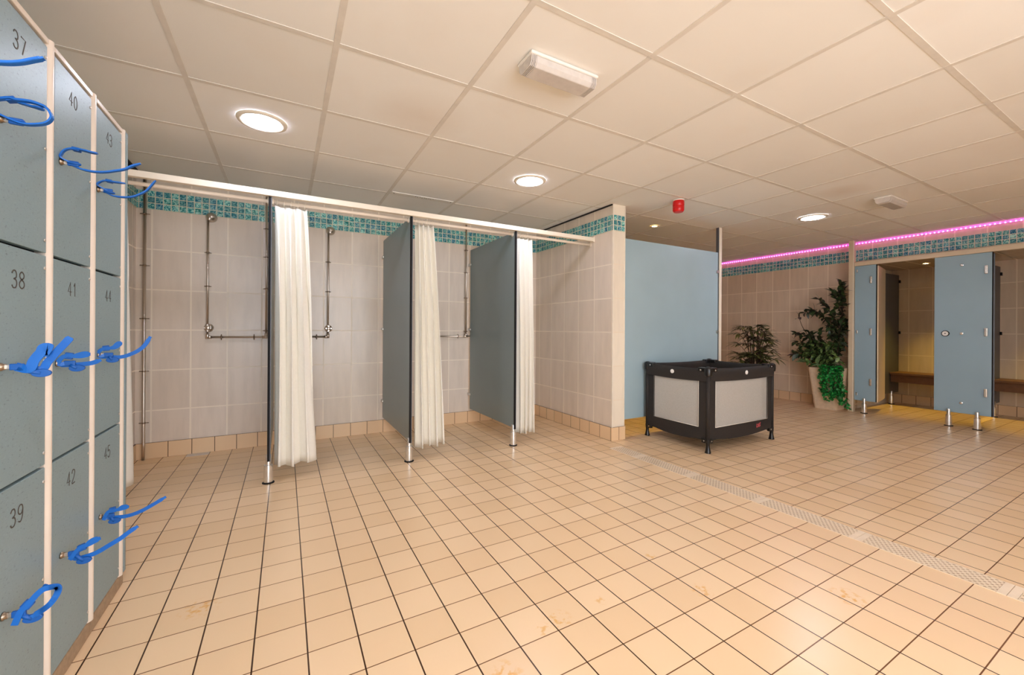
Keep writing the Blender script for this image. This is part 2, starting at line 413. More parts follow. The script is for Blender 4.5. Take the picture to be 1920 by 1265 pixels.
STRAPS = {
  '37': {'b': 1.3749, 'mode': 'thin', 'lock': 1.5186, 'strands': [('strap', [(-0.5684, 1.5263), (-0.5629, 1.5241), (-0.5461, 1.5174), (-0.5318, 1.5136), (-0.5177, 1.5146), (-0.5, 1.5203), (-0.4894, 1.5279), (-0.4837, 1.5395), (-0.486, 1.5503), (-0.4931, 1.561), (-0.5019, 1.5649), (-0.5145, 1.5677), (-0.5269, 1.5674), (-0.5421, 1.5656), (-0.5509, 1.5663), (-0.562, 1.5626), (-0.575, 1.5559), (-0.5846, 1.5436), (-0.5862, 1.53), (-0.5797, 1.5233)]), ('tip', [(-0.5429, 1.5648), (-0.5286, 1.5626), (-0.5149, 1.5607), (-0.5001, 1.5597)])], 'buckle': (-0.5505, 1.5664), 'tab': (-0.5436, 1.5205)},
  '40': {'b': 1.6631, 'mode': 'thin', 'lock': 1.5232, 'strands': [('short_strap', [(-0.5661, 1.5333), (-0.565, 1.5458), (-0.5603, 1.5546), (-0.5526, 1.5609), (-0.5431, 1.5645), (-0.5319, 1.5654), (-0.5167, 1.564), (-0.5007, 1.5617), (-0.4894, 1.562)]), ('strap', [(-0.5661, 1.5323), (-0.5602, 1.5252), (-0.548, 1.5189), (-0.5329, 1.5136), (-0.5204, 1.5104), (-0.4976, 1.5095), (-0.476, 1.513), (-0.4523, 1.5215), (-0.4318, 1.5304), (-0.4147, 1.5436), (-0.3952, 1.5551)])], 'buckle': (-0.5363, 1.5652), 'tab': (-0.5413, 1.5229)},
  '43': {'b': 1.9309, 'mode': 'thin', 'lock': 1.5225, 'strands': [('short_strap', [(-0.5674, 1.535), (-0.566, 1.5436), (-0.5539, 1.5532), (-0.5402, 1.5556), (-0.5249, 1.5537), (-0.4968, 1.5546)]), ('strap', [(-0.5674, 1.5341), (-0.5626, 1.522), (-0.5474, 1.5153), (-0.5321, 1.5085), (-0.5093, 1.5075), (-0.4853, 1.5115), (-0.4652, 1.5222), (-0.4438, 1.5396), (-0.4309, 1.559), (-0.4169, 1.5829)])], 'buckle': (-0.5402, 1.5562), 'tab': (-0.54, 1.5165)},
  '38': {'b': 1.3844, 'mode': 'flat', 'lock': 0.954, 'strands': [('short_strap', [(-0.5215, 0.9483), (-0.5142, 0.9668), (-0.5038, 0.9846), (-0.495, 0.9922), (-0.4852, 0.9888)]), ('strap', [(-0.5071, 0.9458), (-0.4957, 0.9624), (-0.4824, 0.9837), (-0.469, 1.0033), (-0.4567, 1.0218)])], 'buckle': (-0.5003, 0.9866), 'tab': (-0.5036, 0.9374)},
  '41': {'b': 1.6482, 'mode': 'flat', 'lock': 0.9424, 'strands': [('short_strap', [(-0.5635, 0.9406), (-0.5625, 0.9504), (-0.5555, 0.9602), (-0.5447, 0.9649), (-0.533, 0.9627), (-0.5208, 0.9642), (-0.5095, 0.9668), (-0.4982, 0.9671)]), ('strap', [(-0.5624, 0.9375), (-0.5423, 0.9368), (-0.5251, 0.9372), (-0.5105, 0.9387), (-0.4958, 0.9413), (-0.4786, 0.9494)])], 'buckle': (-0.5447, 0.963), 'tab': (-0.5276, 0.9269)},
  '44': {'b': 1.944, 'mode': 'flat', 'lock': 0.9495, 'strands': [('short_strap', [(-0.5659, 0.9457), (-0.5673, 0.9588), (-0.5564, 0.9703), (-0.5412, 0.9721), (-0.5262, 0.9758), (-0.5161, 0.9861), (-0.5077, 0.9936)]), ('strap', [(-0.564, 0.9419), (-0.5411, 0.9422), (-0.5216, 0.9396), (-0.5032, 0.9421), (-0.4846, 0.95), (-0.4652, 0.9623), (-0.4475, 0.9813), (-0.4315, 1.0127)])], 'buckle': (-0.5495, 0.9723), 'tab': (-0.5327, 0.9305)},
  '39': {'b': 1.3981, 'mode': 'flat', 'lock': 0.3742, 'strands': [('strap', [(-0.548, 0.3508), (-0.5387, 0.3786), (-0.5292, 0.3898), (-0.5188, 0.4025), (-0.5117, 0.4118), (-0.5011, 0.4206), (-0.4889, 0.4218), (-0.4785, 0.42), (-0.4757, 0.4123), (-0.4793, 0.3992), (-0.4887, 0.3834), (-0.4982, 0.3743), (-0.508, 0.3685), (-0.5203, 0.3612)]), ('tip', [(-0.5135, 0.4098), (-0.5064, 0.4152), (-0.4957, 0.4216)])], 'buckle': (-0.5292, 0.3898), 'tab': (-0.5203, 0.3548)},
  '42': {'b': 1.6806, 'mode': 'flat', 'lock': 0.3785, 'strands': [('short_strap', [(-0.5477, 0.3647), (-0.5367, 0.3834), (-0.5262, 0.3938), (-0.5124, 0.3983), (-0.4997, 0.4064), (-0.4833, 0.4112)]), ('strap', [(-0.5409, 0.3591), (-0.5123, 0.36), (-0.4901, 0.367), (-0.4664, 0.3803), (-0.4418, 0.3941), (-0.422, 0.4092), (-0.4008, 0.4228)])], 'buckle': (-0.5251, 0.391), 'tab': (-0.5203, 0.351)},
  '45': {'b': 1.9667, 'mode': 'flat', 'lock': 0.3746, 'strands': [('short_strap', [(-0.5575, 0.3662), (-0.5464, 0.3904), (-0.5327, 0.3918), (-0.5175, 0.3938), (-0.5059, 0.398), (-0.4907, 0.3969)]), ('strap', [(-0.5463, 0.3637), (-0.5269, 0.3623), (-0.5057, 0.3605), (-0.4823, 0.3632), (-0.4546, 0.3728), (-0.4221, 0.3898), (-0.3893, 0.4091)])], 'buckle': (-0.5357, 0.3929), 'tab': (-0.5307, 0.3526)},
  '34': {'b': 1.09, 'mode': 'thin', 'lock': None, 'strands': [('strap', [(-0.4764, 1.5186), (-0.4638, 1.517), (-0.451, 1.5183), (-0.4353, 1.5223), (-0.4214, 1.5282), (-0.4079, 1.5365), (-0.3934, 1.5447)])], 'buckle': None, 'tab': None},
}

# ================================================================== THE SETTING
struct('floor', MB().box(-1.03, 8.1, -2.3, 5.2, -0.06, 0.0), M['floor'], 'beige square tiles with dark joints and a few rust stains')
struct('ceiling', MB().box(-1.13, 8.1, -2.3, 5.2, CEIL + 0.0015, CEIL + 0.07), M['ceil'], 'suspended ceiling of cream square tiles')
g = MB()
for i in range(0, 16):
    x = -1.0189 + 0.6 * i
    if x > -1.02: g.box(x - 0.012, x + 0.012, -2.3, 5.2, CEIL - 0.0014, CEIL + 0.004)
for j in range(-3, 9):
    y = 3.0473 - 0.6 * j
    g.box(-1.03, 8.1, y - 0.012, y + 0.012, CEIL - 0.0008, CEIL + 0.0045)
struct('trim_1', g, M['grid'], 'painted grid bars between the ceiling tiles')
W0 = 2.695; W1 = 2.843
struct('wall_left', MB().box(-1.13, -1.03, -2.3, 4.24, 0, CEIL + 0.005), M['wall_y'])
struct('wall_back', MB().box(-1.13, W0, 4.24, 4.34, 0, CEIL + 0.005), M['wall_x'])
struct('wall_middle', MB().box(W0, W1, 2.90, 5.2, 0, CEIL + 0.005), M['wall_y'], 'tiled wall closing the shower row on the right')
struct('wall_middle_end', MB().box(W0, W1, 2.895, 2.90, 0, CEIL + 0.005), M['wall_column'], 'tiled end face of the shower wall, its daylight painted into paler tiles')
struct('wall_far', MB().box(W1, 6.82, 5.1, 5.2, 0, CEIL + 0.005), M['wall_x'])
struct('wall_right', MB().box(6.72, 6.82, 2.56, 5.1, 0, CEIL + 0.005), M['wall_right'])
struct('wall_right_header', MB().box(6.72, 8.02, -2.3, 2.56, 1.95, CEIL + 0.005), M['wall_right'], 'tiled bulkhead above the changing cubicles')
struct('wall_alcove_back', MB().box(7.92, 8.02, -2.3, 2.56, 0, 1.95), M['wall_right'])
struct('wall_alcove_side', MB().box(6.82, 8.02, 2.56, 2.66, 0, 1.95), M['wall_plain'])
near = MB().box(-1.13, -0.9, -2.3, -2.2, 0, CEIL).box(2.0, 8.02, -2.3, -2.2, 0, CEIL).box(-0.9, 2.0, -2.3, -2.2, 0, 0.15).box(-0.9, 2.0, -2.3, -2.2, 2.15, CEIL)
struct('wall_near', near, M['wall_plain'])
wf = MB()
for x in (-0.9, 0.05, 0.99, 1.94): wf.box(x, x + 0.06, -2.28, -2.22, 0.15, 2.15)
wf.box(-0.9, 2.0, -2.28, -2.22, 0.15, 0.21).box(-0.9, 2.0, -2.28, -2.22, 2.09, 2.15)
struct('added_window_1', wf, M['trim_white'])  # unseen window, added and sized to bring daylight into the room
# mosaic bands and skirting
struct('trim_2', MB().box(-1.03, W0, 4.235, 4.24, 1.985, 2.135), M['mos_x'], 'teal glass mosaic band on the back wall')
struct('trim_3', MB().box(-1.03, -1.025, -2.2, 4.235, 1.985, 2.135), M['mos_y'], 'teal glass mosaic band on the left wall')
struct('trim_4', MB().box(W0 - 0.005, W0, 2.895, 4.235, 1.985, 2.135), M['mos_y'], 'teal glass mosaic band on the shower side wall')
struct('trim_5', MB().box(W0 - 0.005, W1, 2.89, 2.895, 1.985, 2.135), mosaic_mat('mosaic_end', 'x', 2.695), 'teal glass mosaic band on the wall end')
struct('trim_6', MB().box(6.715, 6.72, -2.3, 5.1, 1.985, 2.135), M['mos_y'], 'teal glass mosaic band on the right wall')
struct('baseboard_back', MB().box(-1.03, W0, 4.228, 4.24, 0, 0.126), M['skirt_x'], bevel=0.002)
struct('baseboard_left', MB().box(-1.03, -1.018, -2.2, 4.228, 0, 0.126), M['skirt_y'], bevel=0.002)
struct('baseboard_middle', MB().box(W0 - 0.012, W0, 2.883, 4.228, 0, 0.126), M['skirt_y'], bevel=0.002)
struct('baseboard_middle_end', MB().box(W0, W1 + 0.012, 2.883, 2.895, 0, 0.126), M['skirt_col'], bevel=0.002)
struct('baseboard_right', MB().box(6.708, 6.72, 2.66, 5.1, 0, 0.126), M['skirt_y'], bevel=0.002)
struct('baseboard_alcove', MB().box(7.908, 7.92, -2.2, 2.56, 0, 0.126), M['skirt_y'], bevel=0.002)
# dark strips painting the shade of gaps under the ceiling; corner trims
struct('trim_7', MB().box(-1.03, -0.975, -2.2, 4.24, CEIL - 0.016, CEIL - 0.002), M['dark'], 'dark strip painted as the shadow gap along the top of the left wall')
struct('trim_8', MB().box(W0 - 0.016, W0, 2.90, 4.24, CEIL - 0.010, CEIL - 0.002), M['dark'], 'dark strip painted as the shadow gap along the top of the shower side wall')
struct('trim_9', MB().box(W0 - 0.006, W0 + 0.004, 2.888, 2.8945, 0.126, CEIL - 0.002), M['trim_white'], 'white tile trim on the wall corner')
struct('trim_10', MB().box(W1 - 0.004, W1 + 0.005, 2.889, 2.8945, 0.126, CEIL - 0.002), M['trim_white'], 'white tile trim on the wall corner')

# floor drain: perforated channel covers laid end to end
joints = [2.72, 2.43, 1.94, 1.45, 0.95, 0.455, -0.05, -0.55]
dl = ['farthest perforated drain cover, short piece by the shower wall', 'perforated drain cover between the shower wall and the playpen corner',
      'perforated drain cover in front of the playpen', 'perforated drain cover second from the right edge of the photo',
      'perforated drain cover running toward the lower right corner', 'nearest perforated drain cover at the right edge of the photo', 'perforated drain cover outside the picture']
for i in range(6):
    y1, y0 = joints[i], joints[i + 1]
    sh = 0.0
    d = thing('drain_cover', dl[i], 'drain', (2.573, (y0 + y1) / 2, 0), 'perforated covers of the floor drain')
    MB().box(2.507, 2.639, y0 + 0.028, y1 - 0.028, -0.001, 0.003).build('perforated_plate', M['grate'], d)
    MB().box(2.507, 2.639, y0 + 0.001, y0 + 0.027, -0.001, 0.0034).build('end_strip', M['grate_plain'], d)
    MB().box(2.507, 2.639, y1 - 0.027, y1 - 0.001, -0.001, 0.0034).build('end_strip', M['grate_plain'], d)

# ================================================================== LOCKERS
DIG = {'0': [[(.5, 1), (.15, .8), (.05, .5), (.15, .2), (.5, 0), (.85, .2), (.95, .5), (.85, .8), (.5, 1)]],
       '1': [[(.3, .75), (.62, 1), (.62, 0)]],
       '2': [[(.05, .75), (.2, .95), (.5, 1), (.85, .9), (.9, .68), (.6, .4), (.05, 0), (.95, 0)]],
       '3': [[(.05, .85), (.3, 1), (.7, 1), (.9, .8), (.8, .6), (.4, .53), (.8, .47), (.95, .25), (.75, .03), (.3, 0), (.03, .15)]],
       '4': [[(.7, 0), (.7, 1), (.03, .3), (1, .3)]],
       '5': [[(.9, 1), (.15, 1), (.1, .55), (.5, .65), (.9, .5), (.95, .25), (.7, .02), (.3, 0), (.03, .15)]],
       '7': [[(.03, 1), (.97, 1), (.35, 0)]],
       '8': [[(.5, .54), (.15, .65), (.1, .85), (.5, 1), (.9, .85), (.85, .65), (.5, .54), (.1, .38), (.05, .15), (.5, 0), (.95, .15), (.9, .38), (.5, .54)]],
       '9': [[(.1, .08), (.5, 0), (.85, .25), (.95, .7), (.8, .95), (.4, 1), (.08, .85), (.08, .6), (.4, .45), (.75, .5), (.94, .72)]]}
def number_mesh(txt, yc, zc, x, h=0.041, w=0.022, gap=0.010):
    mb = MB(); tw = len(txt) * w + (len(txt) - 1) * gap; y = yc - tw / 2
    for ch in txt:
        for st in DIG[ch]:
            pts = [(x, y + a * w, zc - h / 2 + b * h) for a, b in st]
            pts = catmull(pts, 3) if len(pts) > 5 else pts
            wv = []
            for k in range(len(pts)):
                d = (Vector(pts[min(k + 1, len(pts) - 1)]) - Vector(pts[max(0, k - 1)])).normalized()
                wv.append(d.cross(Vector((1, 0, 0))))
            mb.ribbon(pts, wv, 0.0032, 0.0006)
        y += w + gap
    return mb
AF = -0.570          # locker front plane
ROWS = [(1.247, 1.808), (0.672, 1.239), (0.064, 0.664)]
COLS = [(1.049, 1.300, 1.337, ()), (1.337, 1.588, 1.625, ('37', '38', '39')), (1.625, 1.876, 1.915, ('40', '41', '42')), (1.915, 2.163, 2.200, ('43', '44', '45'))]
LOCKPOS = {'37': (1.3749, 1.5186), '38': (1.3844, .954), '39': (1.3981, .3742), '40': (1.6631, 1.5232), '41': (1.6482, .9424), '42': (1.6806, .3785),
           '43': (1.9309, 1.5225), '44': (1.944, .9495), '45': (1.9667, .3746)}
LCL = ['grey-blue three-door locker column cut off by the left edge of the photo', 'grey-blue locker column with doors numbered 37, 38 and 39',
       'grey-blue locker column with doors numbered 40, 41 and 42', 'grey-blue locker column with doors numbered 43, 44 and 45, at the end of the row']
for ci, (b0, b1, b2, nums) in enumerate(COLS):
    L = thing('locker', LCL[ci], 'locker', (-0.8, (b0 + b1) / 2, 0), 'row of lockers')
    yl = b0 - 0.0 ; yr = b2 - 0.001
    MB().box(-1.017, AF - 0.024, yl, yr, 0.056, 1.830).build('carcass', M['locker_dark'], L)
    MB().box(AF - 0.024, AF + 0.002, yl, b1 + 0.003, 1.817, 1.832).build('top_strip', M['post'], L, bevel=0.002)
    MB().box(-1.017, AF - 0.004, yl, yr if ci < 3 else 2.226, 0.0, 0.054).build('plinth', M['plinth'], L, bevel=0.004)
    pw = b2 - b1
    poly = [(AF - 0.024, b1 + 0.002), (AF - 0.024, b2 - 0.002)] + [(AF - 0.003 + 0.009 * math.sin(PI * k / 10), b2 - 0.002 - (pw - 0.004) * k / 10) for k in range(11)]
    MB().prism(poly, 0.056, 1.834, 'z', sm=True).build('mullion', M['post'], L, auto=40)
    if ci == 3:
        MB().box(-1.017, AF + 0.004, 2.2005, 2.2215, 0.056, 1.834).build('end_panel', M['locker'], L, bevel=0.001)
        MB().box(-1.017, AF + 0.003, 2.222, 2.226, 0.056, 1.834).build('end_edge', M['edge'], L)
    for r, (z0, z1) in enumerate(ROWS):
        D = MB().box(AF - 0.018, AF, b0 + 0.003, b1 - 0.001, z0, z1).build('door', M['locker'], L, bevel=0.0015)
        for q in (0.06, 0.5, 0.94):
            MB().lathe([(0.0045, 0), (0.0045, 0.0015), (0.002, 0.003)], (AF, b1 - 0.011, z0 + (z1 - z0) * q), 'x', 12).build('rivet', M['steel'], D)
        n = nums[r] if nums else None
        ly, lz = LOCKPOS[n] if n else (b0 + 0.041, (1.523, .945, .376)[r])
        MB().lathe([(0.0095, 0), (0.0095, 0.003), (0.007, 0.005), (0.007, 0.009)], (AF, ly, lz), 'x', 18).build('lock', M['chrome_dark'], D)
        if n:
            number_mesh(n, b0 + 0.117, (1.737, 1.161, 0.586)[r], AF + 0.0004).build('number', M['digit'], D)

T = thing('floor_gully', 'small grey drain tile in the floor at the foot of the left shower wall', 'drain', (-0.623, 4.19, 0))
MB().box(-0.6985, -0.5475, 4.150, 4.2275, -0.001, 0.0025).build('cover', M['em_cover'], T, bevel=0.001)
# ------------------------------------------------------------------ wrist bands on the locker keys
SLAB = {'37': 'blue wristband looped shut, hanging on the lock of door 37', '38': 'blue wristband with its broad strap slanting upward, on the lock of door 38',
        '39': 'blue wristband closed in a slanted loop, on the lock of door 39', '40': 'open blue wristband curving out from the lock of door 40',
        '41': 'blue wristband on the lock of door 41, its tail reaching toward door 44', '42': 'open blue wristband with a straight ribbed tail, on the lock of door 42',
        '43': 'open blue wristband on the lock of door 43, tail crossing the mosaic', '44': 'blue wristband on the lock of door 44, thin tail curving up past the locker end',
        '45': 'open blue wristband on the lock of door 45, long tail over the floor tiles', '34': 'thin end of a blue wristband entering at the upper left, above the looped one'}
for key, S in STRAPS.items():
    b = S['b']; thin = S['mode'] == 'thin'; lz = S['lock'] if S['lock'] else 1.523
    lx = AF + 0.009
    T = thing('key_wristband', SLAB[key], 'wristband', (lx, b, lz), 'blue key wristbands on the lockers')
    MB().box(lx - 0.006, lx + 0.012, b - 0.0012, b + 0.0012, lz - 0.005, lz + 0.005).build('key', M['steel'], T, bevel=0.0005)
    MB().box(lx + 0.006, lx + 0.030, b - 0.004, b + 0.004, lz - 0.008, lz + 0.007).build('key_cover', M['blue_dark'], T, bevel=0.002)
    if S['tab']:
        ta, tz = S['tab']
        if thin:
            MB().lathe([(0.002, -0.003), (0.011, -0.0025), (0.012, 0), (0.011, 0.0025), (0.002, 0.003)], (0, 0, 0), 'z', 20).build('thumb_tab', M['blue_dark'], T, origin=(0, 0, 0))
            o = T.children[-1]; o.location = Vector((ta, b, tz)) - Vector(T.location); o.scale = (1.3, 0.8, 1)
        else:
            el = [(0.017 * math.cos(2 * PI * k / 20), 0.0095 * math.sin(2 * PI * k / 20)) for k in range(20)]
            o = MB().prism(el, -0.004, 0.004, 'y').build('thumb_tab', M['blue_dark'], T, origin=(0, 0, 0), bevel=0.0012)
            o.location = Vector((ta, b, tz)) - Vector(T.location)
            MB().tube([(lx + 0.02, b, lz - 0.004), ((lx + 0.02 + ta) / 2, b, (lz + tz) / 2 - 0.004), (ta, b, tz)], 0.0055, 8).build('bridge', M['blue_dark'], T)
    for si, (nm, pts) in enumerate(S['strands']):
        if key == '34': pts = [(AF + 0.02, 1.530), (-0.52, 1.522)] + pts
        p3 = [Vector((a, b + (0.004 if nm == 'tip' else (0.006 * (1 if si else -1))), z)) for a, z in pts]
        # the roots of both strands start at the key cover
        if nm != 'tip' and key not in ('37', '39', '34') :
            p3 = [Vector((lx + 0.016, b, lz))] + p3
        P = catmull(p3, 5); m = len(P)
        wv = []
        for k in range(m):
            d = (P[min(k + 1, m - 1)] - P[max(k - 1, 0)]).normalized()
            wv.append(Vector((0, 1, 0)) if thin else d.cross(Vector((0, 1, 0))))
        base = 0.0125 if nm == 'strap' else 0.0105
        if key == '38': base = 0.0155 if nm == 'strap' else 0.019
        ws = []
        for k in range(m):
            t = k / (m - 1); w = base
            if nm in ('short_strap', 'tip') and t > 0.62: w = base * (1 + 0.75 * math.sin(PI * min(1, (t - 0.62) / 0.42)))
            if t > 0.96: w *= 0.7
            ws.append(w)
        mb = MB().ribbon(P, wv, ws, 0.0036 if thin else 0.0028)
        if nm == 'strap':
            for k in range(int(m * 0.45), m - 2):
                for h in (0, 0.5):
                    c = P[k].lerp(P[k + 1], h); d = (P[k + 1] - P[k]).normalized(); w = (wv[k] - d * wv[k].dot(d)).normalized()
                    mb.obox(c, d, w, d.cross(w), 0.0008, ws[k] * 0.42, 0.0026 if thin else 0.0021)
        mb.build(nm, M['blue'], T)
    if S['buckle']:
        ba, bz = S['buckle']; c = Vector((ba, b, bz)); best = None
        for nm, pts in S['strands']:
            for k in range(len(pts) - 1):
                q = Vector((pts[k][0], b, pts[k][1])); r = (q - c).length
                if best is None or r < best[0]: best = (r, (Vector((pts[k + 1][0], b, pts[k + 1][1])) - q).normalized())
        d = best[1]; w = Vector((0, 1, 0)) if thin else d.cross(Vector((0, 1, 0))).normalized()
        o = MB().obox((0, 0, 0), d, w, d.cross(w), 0.0085, 0.0095, 0.0048).build('buckle', M['blue_dark'], T, origin=(0, 0, 0), bevel=0.0015)
        o.location = c - Vector(T.location)

# ================================================================== SHOWERS
def foot(parent, x, y, h=0.19, ax=0.0):
    o = MB().lathe([(0.0275, 0.006), (0.028, 0.012), (0.0265, 0.118), (0.0262, 0.122), (0.0175, 0.124), (0.0175, h - 0.004), (0.0155, h)], (x, y, 0), 'z', 20).build('foot', M['alu'], parent, auto=40)
    MB().lathe([(0.037, 0.0), (0.037, 0.005), (0.029, 0.0085)], (x, y, 0), 'z', 20).build('floor_flange', M['edge'], o)
    return o
PX = [-0.095, 0.860, 1.803]
PLAB = ['shower divider panel left of all, seen edge-on beside the first gathered curtain', 'grey shower divider panel in the middle, its narrow side in view',
        'grey shower divider panel nearest the tiled side wall, widest in view']
for i, x in enumerate(PX):
    T = thing('shower_divider', PLAB[i], 'partition', (x, 3.7, 0), 'shower divider panels')
    MB().box(x - 0.0065, x + 0.0065, 3.186, 4.188, 0.16, 1.922).build('panel', M['panel_dim'], T, bevel=0.001)
    MB().box(x - 0.0072, x + 0.0072, 3.176, 3.186, 0.15, 1.927).build('front_edge', M['edge'], T)
    MB().box(x + 0.0072, x + 0.012, 3.176, 3.192, 0.15, 1.927).build('edge_channel', M['panel_grey'], T)
    foot(T, x, 3.205)
    for z in (0.32, 1.04, 1.76):
        MB().box(x - 0.011, x + 0.011, 4.175, 4.24, z - 0.012, z + 0.012).lathe([(0.016, -0.014), (0.016, 0.014)], (x, 4.18, z), 'x', 16).build('wall_bracket', M['steel'], T, bevel=0.001)
T = thing('overhead_rail', 'long cream overhead rail above the shower curtains', 'rail', (0.83, 3.18, 1.93))
MB().box(-1.028, W0 - 0.016, 3.160, 3.198, 1.929, 1.968).build('bar', M['rail'], T, bevel=0.003)
MB().box(W0 - 0.016, W0, 3.154, 3.204, 1.923, 1.974).build('end_bracket', M['rail'], T, bevel=0.002)
RY, RZ = 3.222, 1.905
spans = [(-1.03, PX[0] - 0.0075), (PX[0] + 0.0125, PX[1] - 0.0075), (PX[1] + 0.0125, PX[2] - 0.0075), (PX[2] + 0.0125, W0)]
RL = ['white curtain rod of the first shower stall from the left', 'white curtain rod of the second shower stall from the left',
      'white curtain rod of the third shower stall from the left', 'white curtain rod ending at the tiled side wall']
for i, (a, c) in enumerate(spans):
    T = thing('curtain_rod', RL[i], 'curtain rod', ((a + c) / 2, RY, RZ), 'white curtain rods')
    MB().lathe([(0.0125, a + 0.004), (0.0125, c - 0.004)], (0, RY, RZ), 'x', 16).build('tube', M['rod'], T)
    for e, f in ((a, a + 0.008), (c - 0.008, c)):
        MB().lathe([(0.02, e), (0.02, f)], (0, RY, RZ), 'x', 16).build('end_flange', M['rod'], T)
def curtain(t0, t1, q0, q1, n, label, seed, zb=0.10, yo=RY):
    r = random.Random(seed); ph = r.random() * 6
    T = thing('shower_curtain', label, 'curtain', ((q0 + q1) / 2, yo, 0), 'cream shower curtains')
    nu, nv = n * 14, 34; zt = 1.884
    amp = [0.75 + 0.5 * r.random() for _ in range(n + 1)]
    vs = []
    for j in range(nv + 1):
        v = j / nv
        k = v ** 0.85
        x0 = t0 + (q0 - t0) * k; x1 = t1 + (q1 - t1) * k; A = 0.014 + 0.032 * v ** 0.6
        for i in range(nu + 1):
            u = i / nu; s = u * n
            a = amp[int(min(n, s))] * (1 - (s % 1)) + amp[min(n, int(s) + 1)] * (s % 1)
            w = 2 * PI * s + ph + 0.5 * math.sin(3 * v + u * 5 + ph)
            uu = u + 0.22 / n * math.sin(2 * w) * v
            x = x0 + (x1 - x0) * max(0, min(1, uu))
            y = yo + A * a * (math.sin(w) + 0.12 * math.sin(2.1 * w + ph))
            z = zt - (zt - zb) * v - 0.012 * (1 - v) * abs(math.sin(PI * s)) + 0.008 * v * math.sin(w * 0.5)
            vs.append((x, y, z))
    fs = [(j * (nu + 1) + i, j * (nu + 1) + i + 1, (j + 1) * (nu + 1) + i + 1, (j + 1) * (nu + 1) + i) for j in range(nv) for i in range(nu)]
    MB().add(vs, fs, True).build('cloth', M['curtain'], T, solid=0.0015)
    for i in range(n + 2):
        x = t0 + (t1 - t0) * (i + 0.3) / (n + 1.6)
        c = [(x + 0.002 * math.sin(a), RY + 0.0165 * math.cos(a), RZ - 0.003 + 0.0185 * math.sin(a)) for a in [2 * PI * k / 14 for k in range(15)]]
        MB().tube(c, 0.0022, 6).build('curtain_ring', M['ring'], T)
    return T
curtain(-1.0, -0.83, -0.98, -0.795, 4, 'cream shower curtain mostly hidden behind the end of the lockers', 3)
curtain(-0.066, 0.130, -0.060, 0.205, 3, 'largest cream shower curtain, gathered beside the leftmost divider', 11)
curtain(0.895, 1.05, 0.905, 1.150, 4, 'cream shower curtain gathered beside the middle divider panel', 23)
curtain(1.830, 2.000, 1.830, 2.030, 4, 'narrowest cream shower curtain, beside the divider nearest the side wall', 31)

# plumbing
PYY = 4.203
def clip(parent, x, z, vert=True, w=0.024):
    mb = MB()
    if vert: mb.lathe([(0.0125, -0.005), (0.0125, 0.005)], (x, PYY, z), 'z', 12).tube([(x - w, PYY + 0.006, z), (x + w, PYY + 0.006, z)], 0.0035, 8).tube([(x, PYY + 0.01, z), (x, 4.24, z)], 0.005, 8)
    else: mb.lathe([(0.0125, -0.005), (0.0125, 0.005)], (x, PYY, z), 'x', 12).tube([(x, PYY + 0.006, z - w), (x, PYY + 0.006, z + w)], 0.0035, 8).tube([(x, PYY + 0.01, z), (x, 4.24, z)], 0.005, 8)
    return mb.build('pipe_clip', M['chrome_dark'], parent)
def shower_set(xs, xl, xr, label):
    T = thing('shower_pipework', label, 'shower', (xs, 4.22, 0.965), 'exposed chrome shower pipework')
    zc = 0.965
    MB().tube([(xs, PYY, CEIL), (xs, PYY, zc + 0.02)], 0.0085, 12).build('supply_pipe', M['chrome'], T)
    MB().lathe([(0.0125, -0.03), (0.0125, 0.03)], (xs, PYY, zc), 'x', 14).lathe([(0.0125, 0.0), (0.0125, 0.035)], (xs, PYY, zc), 'z', 14).build('tee_joint', M['chrome'], T)
    MB().tube([(xl, PYY, zc), (xr, PYY, zc)], 0.0085, 12).build('cross_pipe', M['chrome'], T)
    for x, sg in ((xl, 1), (xr, -1)):
        MB().tube([(x, PYY, zc), (x, PYY, 1.955)], 0.0078, 12).build('riser_pipe', M['chrome'], T)
        MB().lathe([(0.0125, -0.012), (0.0125, 0.03)], (x, PYY, zc), 'z', 14).lathe([(0.0125, 0.0), (0.0125, sg * 0.03)], (x, PYY, zc), 'x', 14).build('elbow_joint', M['chrome'], T)
        v = MB().lathe([(0.034, 0), (0.034, -0.006), (0.026, -0.014), (0.018, -0.02)], (x + 0.006, 4.238, 1.043), 'y', 24).lathe([(0.014, -0.03), (0.014, 0.03)], (x, PYY, 1.043), 'z', 14).build('valve', M['chrome'], T, auto=50)
        k = MB().lathe([(0.012, 0), (0.02, -0.004), (0.02, -0.018), (0.012, -0.024)], (x + 0.004, PYY - 0.008, 1.043), 'y', 16)
        k.obox((x + 0.004, PYY - 0.024, 1.043), Vector((1, 0, 0)), Vector((0, 1, 0)), Vector((0, 0, 1)), 0.026, 0.005, 0.005).obox((x + 0.004, PYY - 0.024, 1.043), Vector((1, 0, 0)), Vector((0, 1, 0)), Vector((0, 0, 1)), 0.005, 0.005, 0.026)
        k.build('handle', M['chrome'], v, auto=50)
        MB().lathe([(0.040, 0), (0.040, -0.012), (0.034, -0.03), (0.02, -0.044), (0.010, -0.05)], (x + 0.02, 4.238, 1.972), 'y', 24).lathe([(0.016, 0), (0.02, -0.01), (0.014, -0.026)], (x + 0.012, PYY - 0.018, 1.963), 'z', 16).build('spray_head', M['chrome'], T, auto=50)
        for z in (1.67, 1.39): clip(T, x, z)
        clip(T, x + sg * 0.095, zc, False); 
    clip(T, xs - 0.09, zc, False)
    for z in (1.92, 1.67, 1.39, 1.02): clip(T, xs, z)
shower_set(-0.148, -0.567, 0.352, 'chrome shower pipework behind the leftmost divider, with two spray heads in view')
shower_set(1.752, 1.31, 2.25, 'chrome shower pipework behind the third divider, only a pipe stub visible')
T = thing('wall_pipe', 'full-height chrome pipe in the left shower corner next to the lockers', 'pipe', (-0.969, PYY, 0))
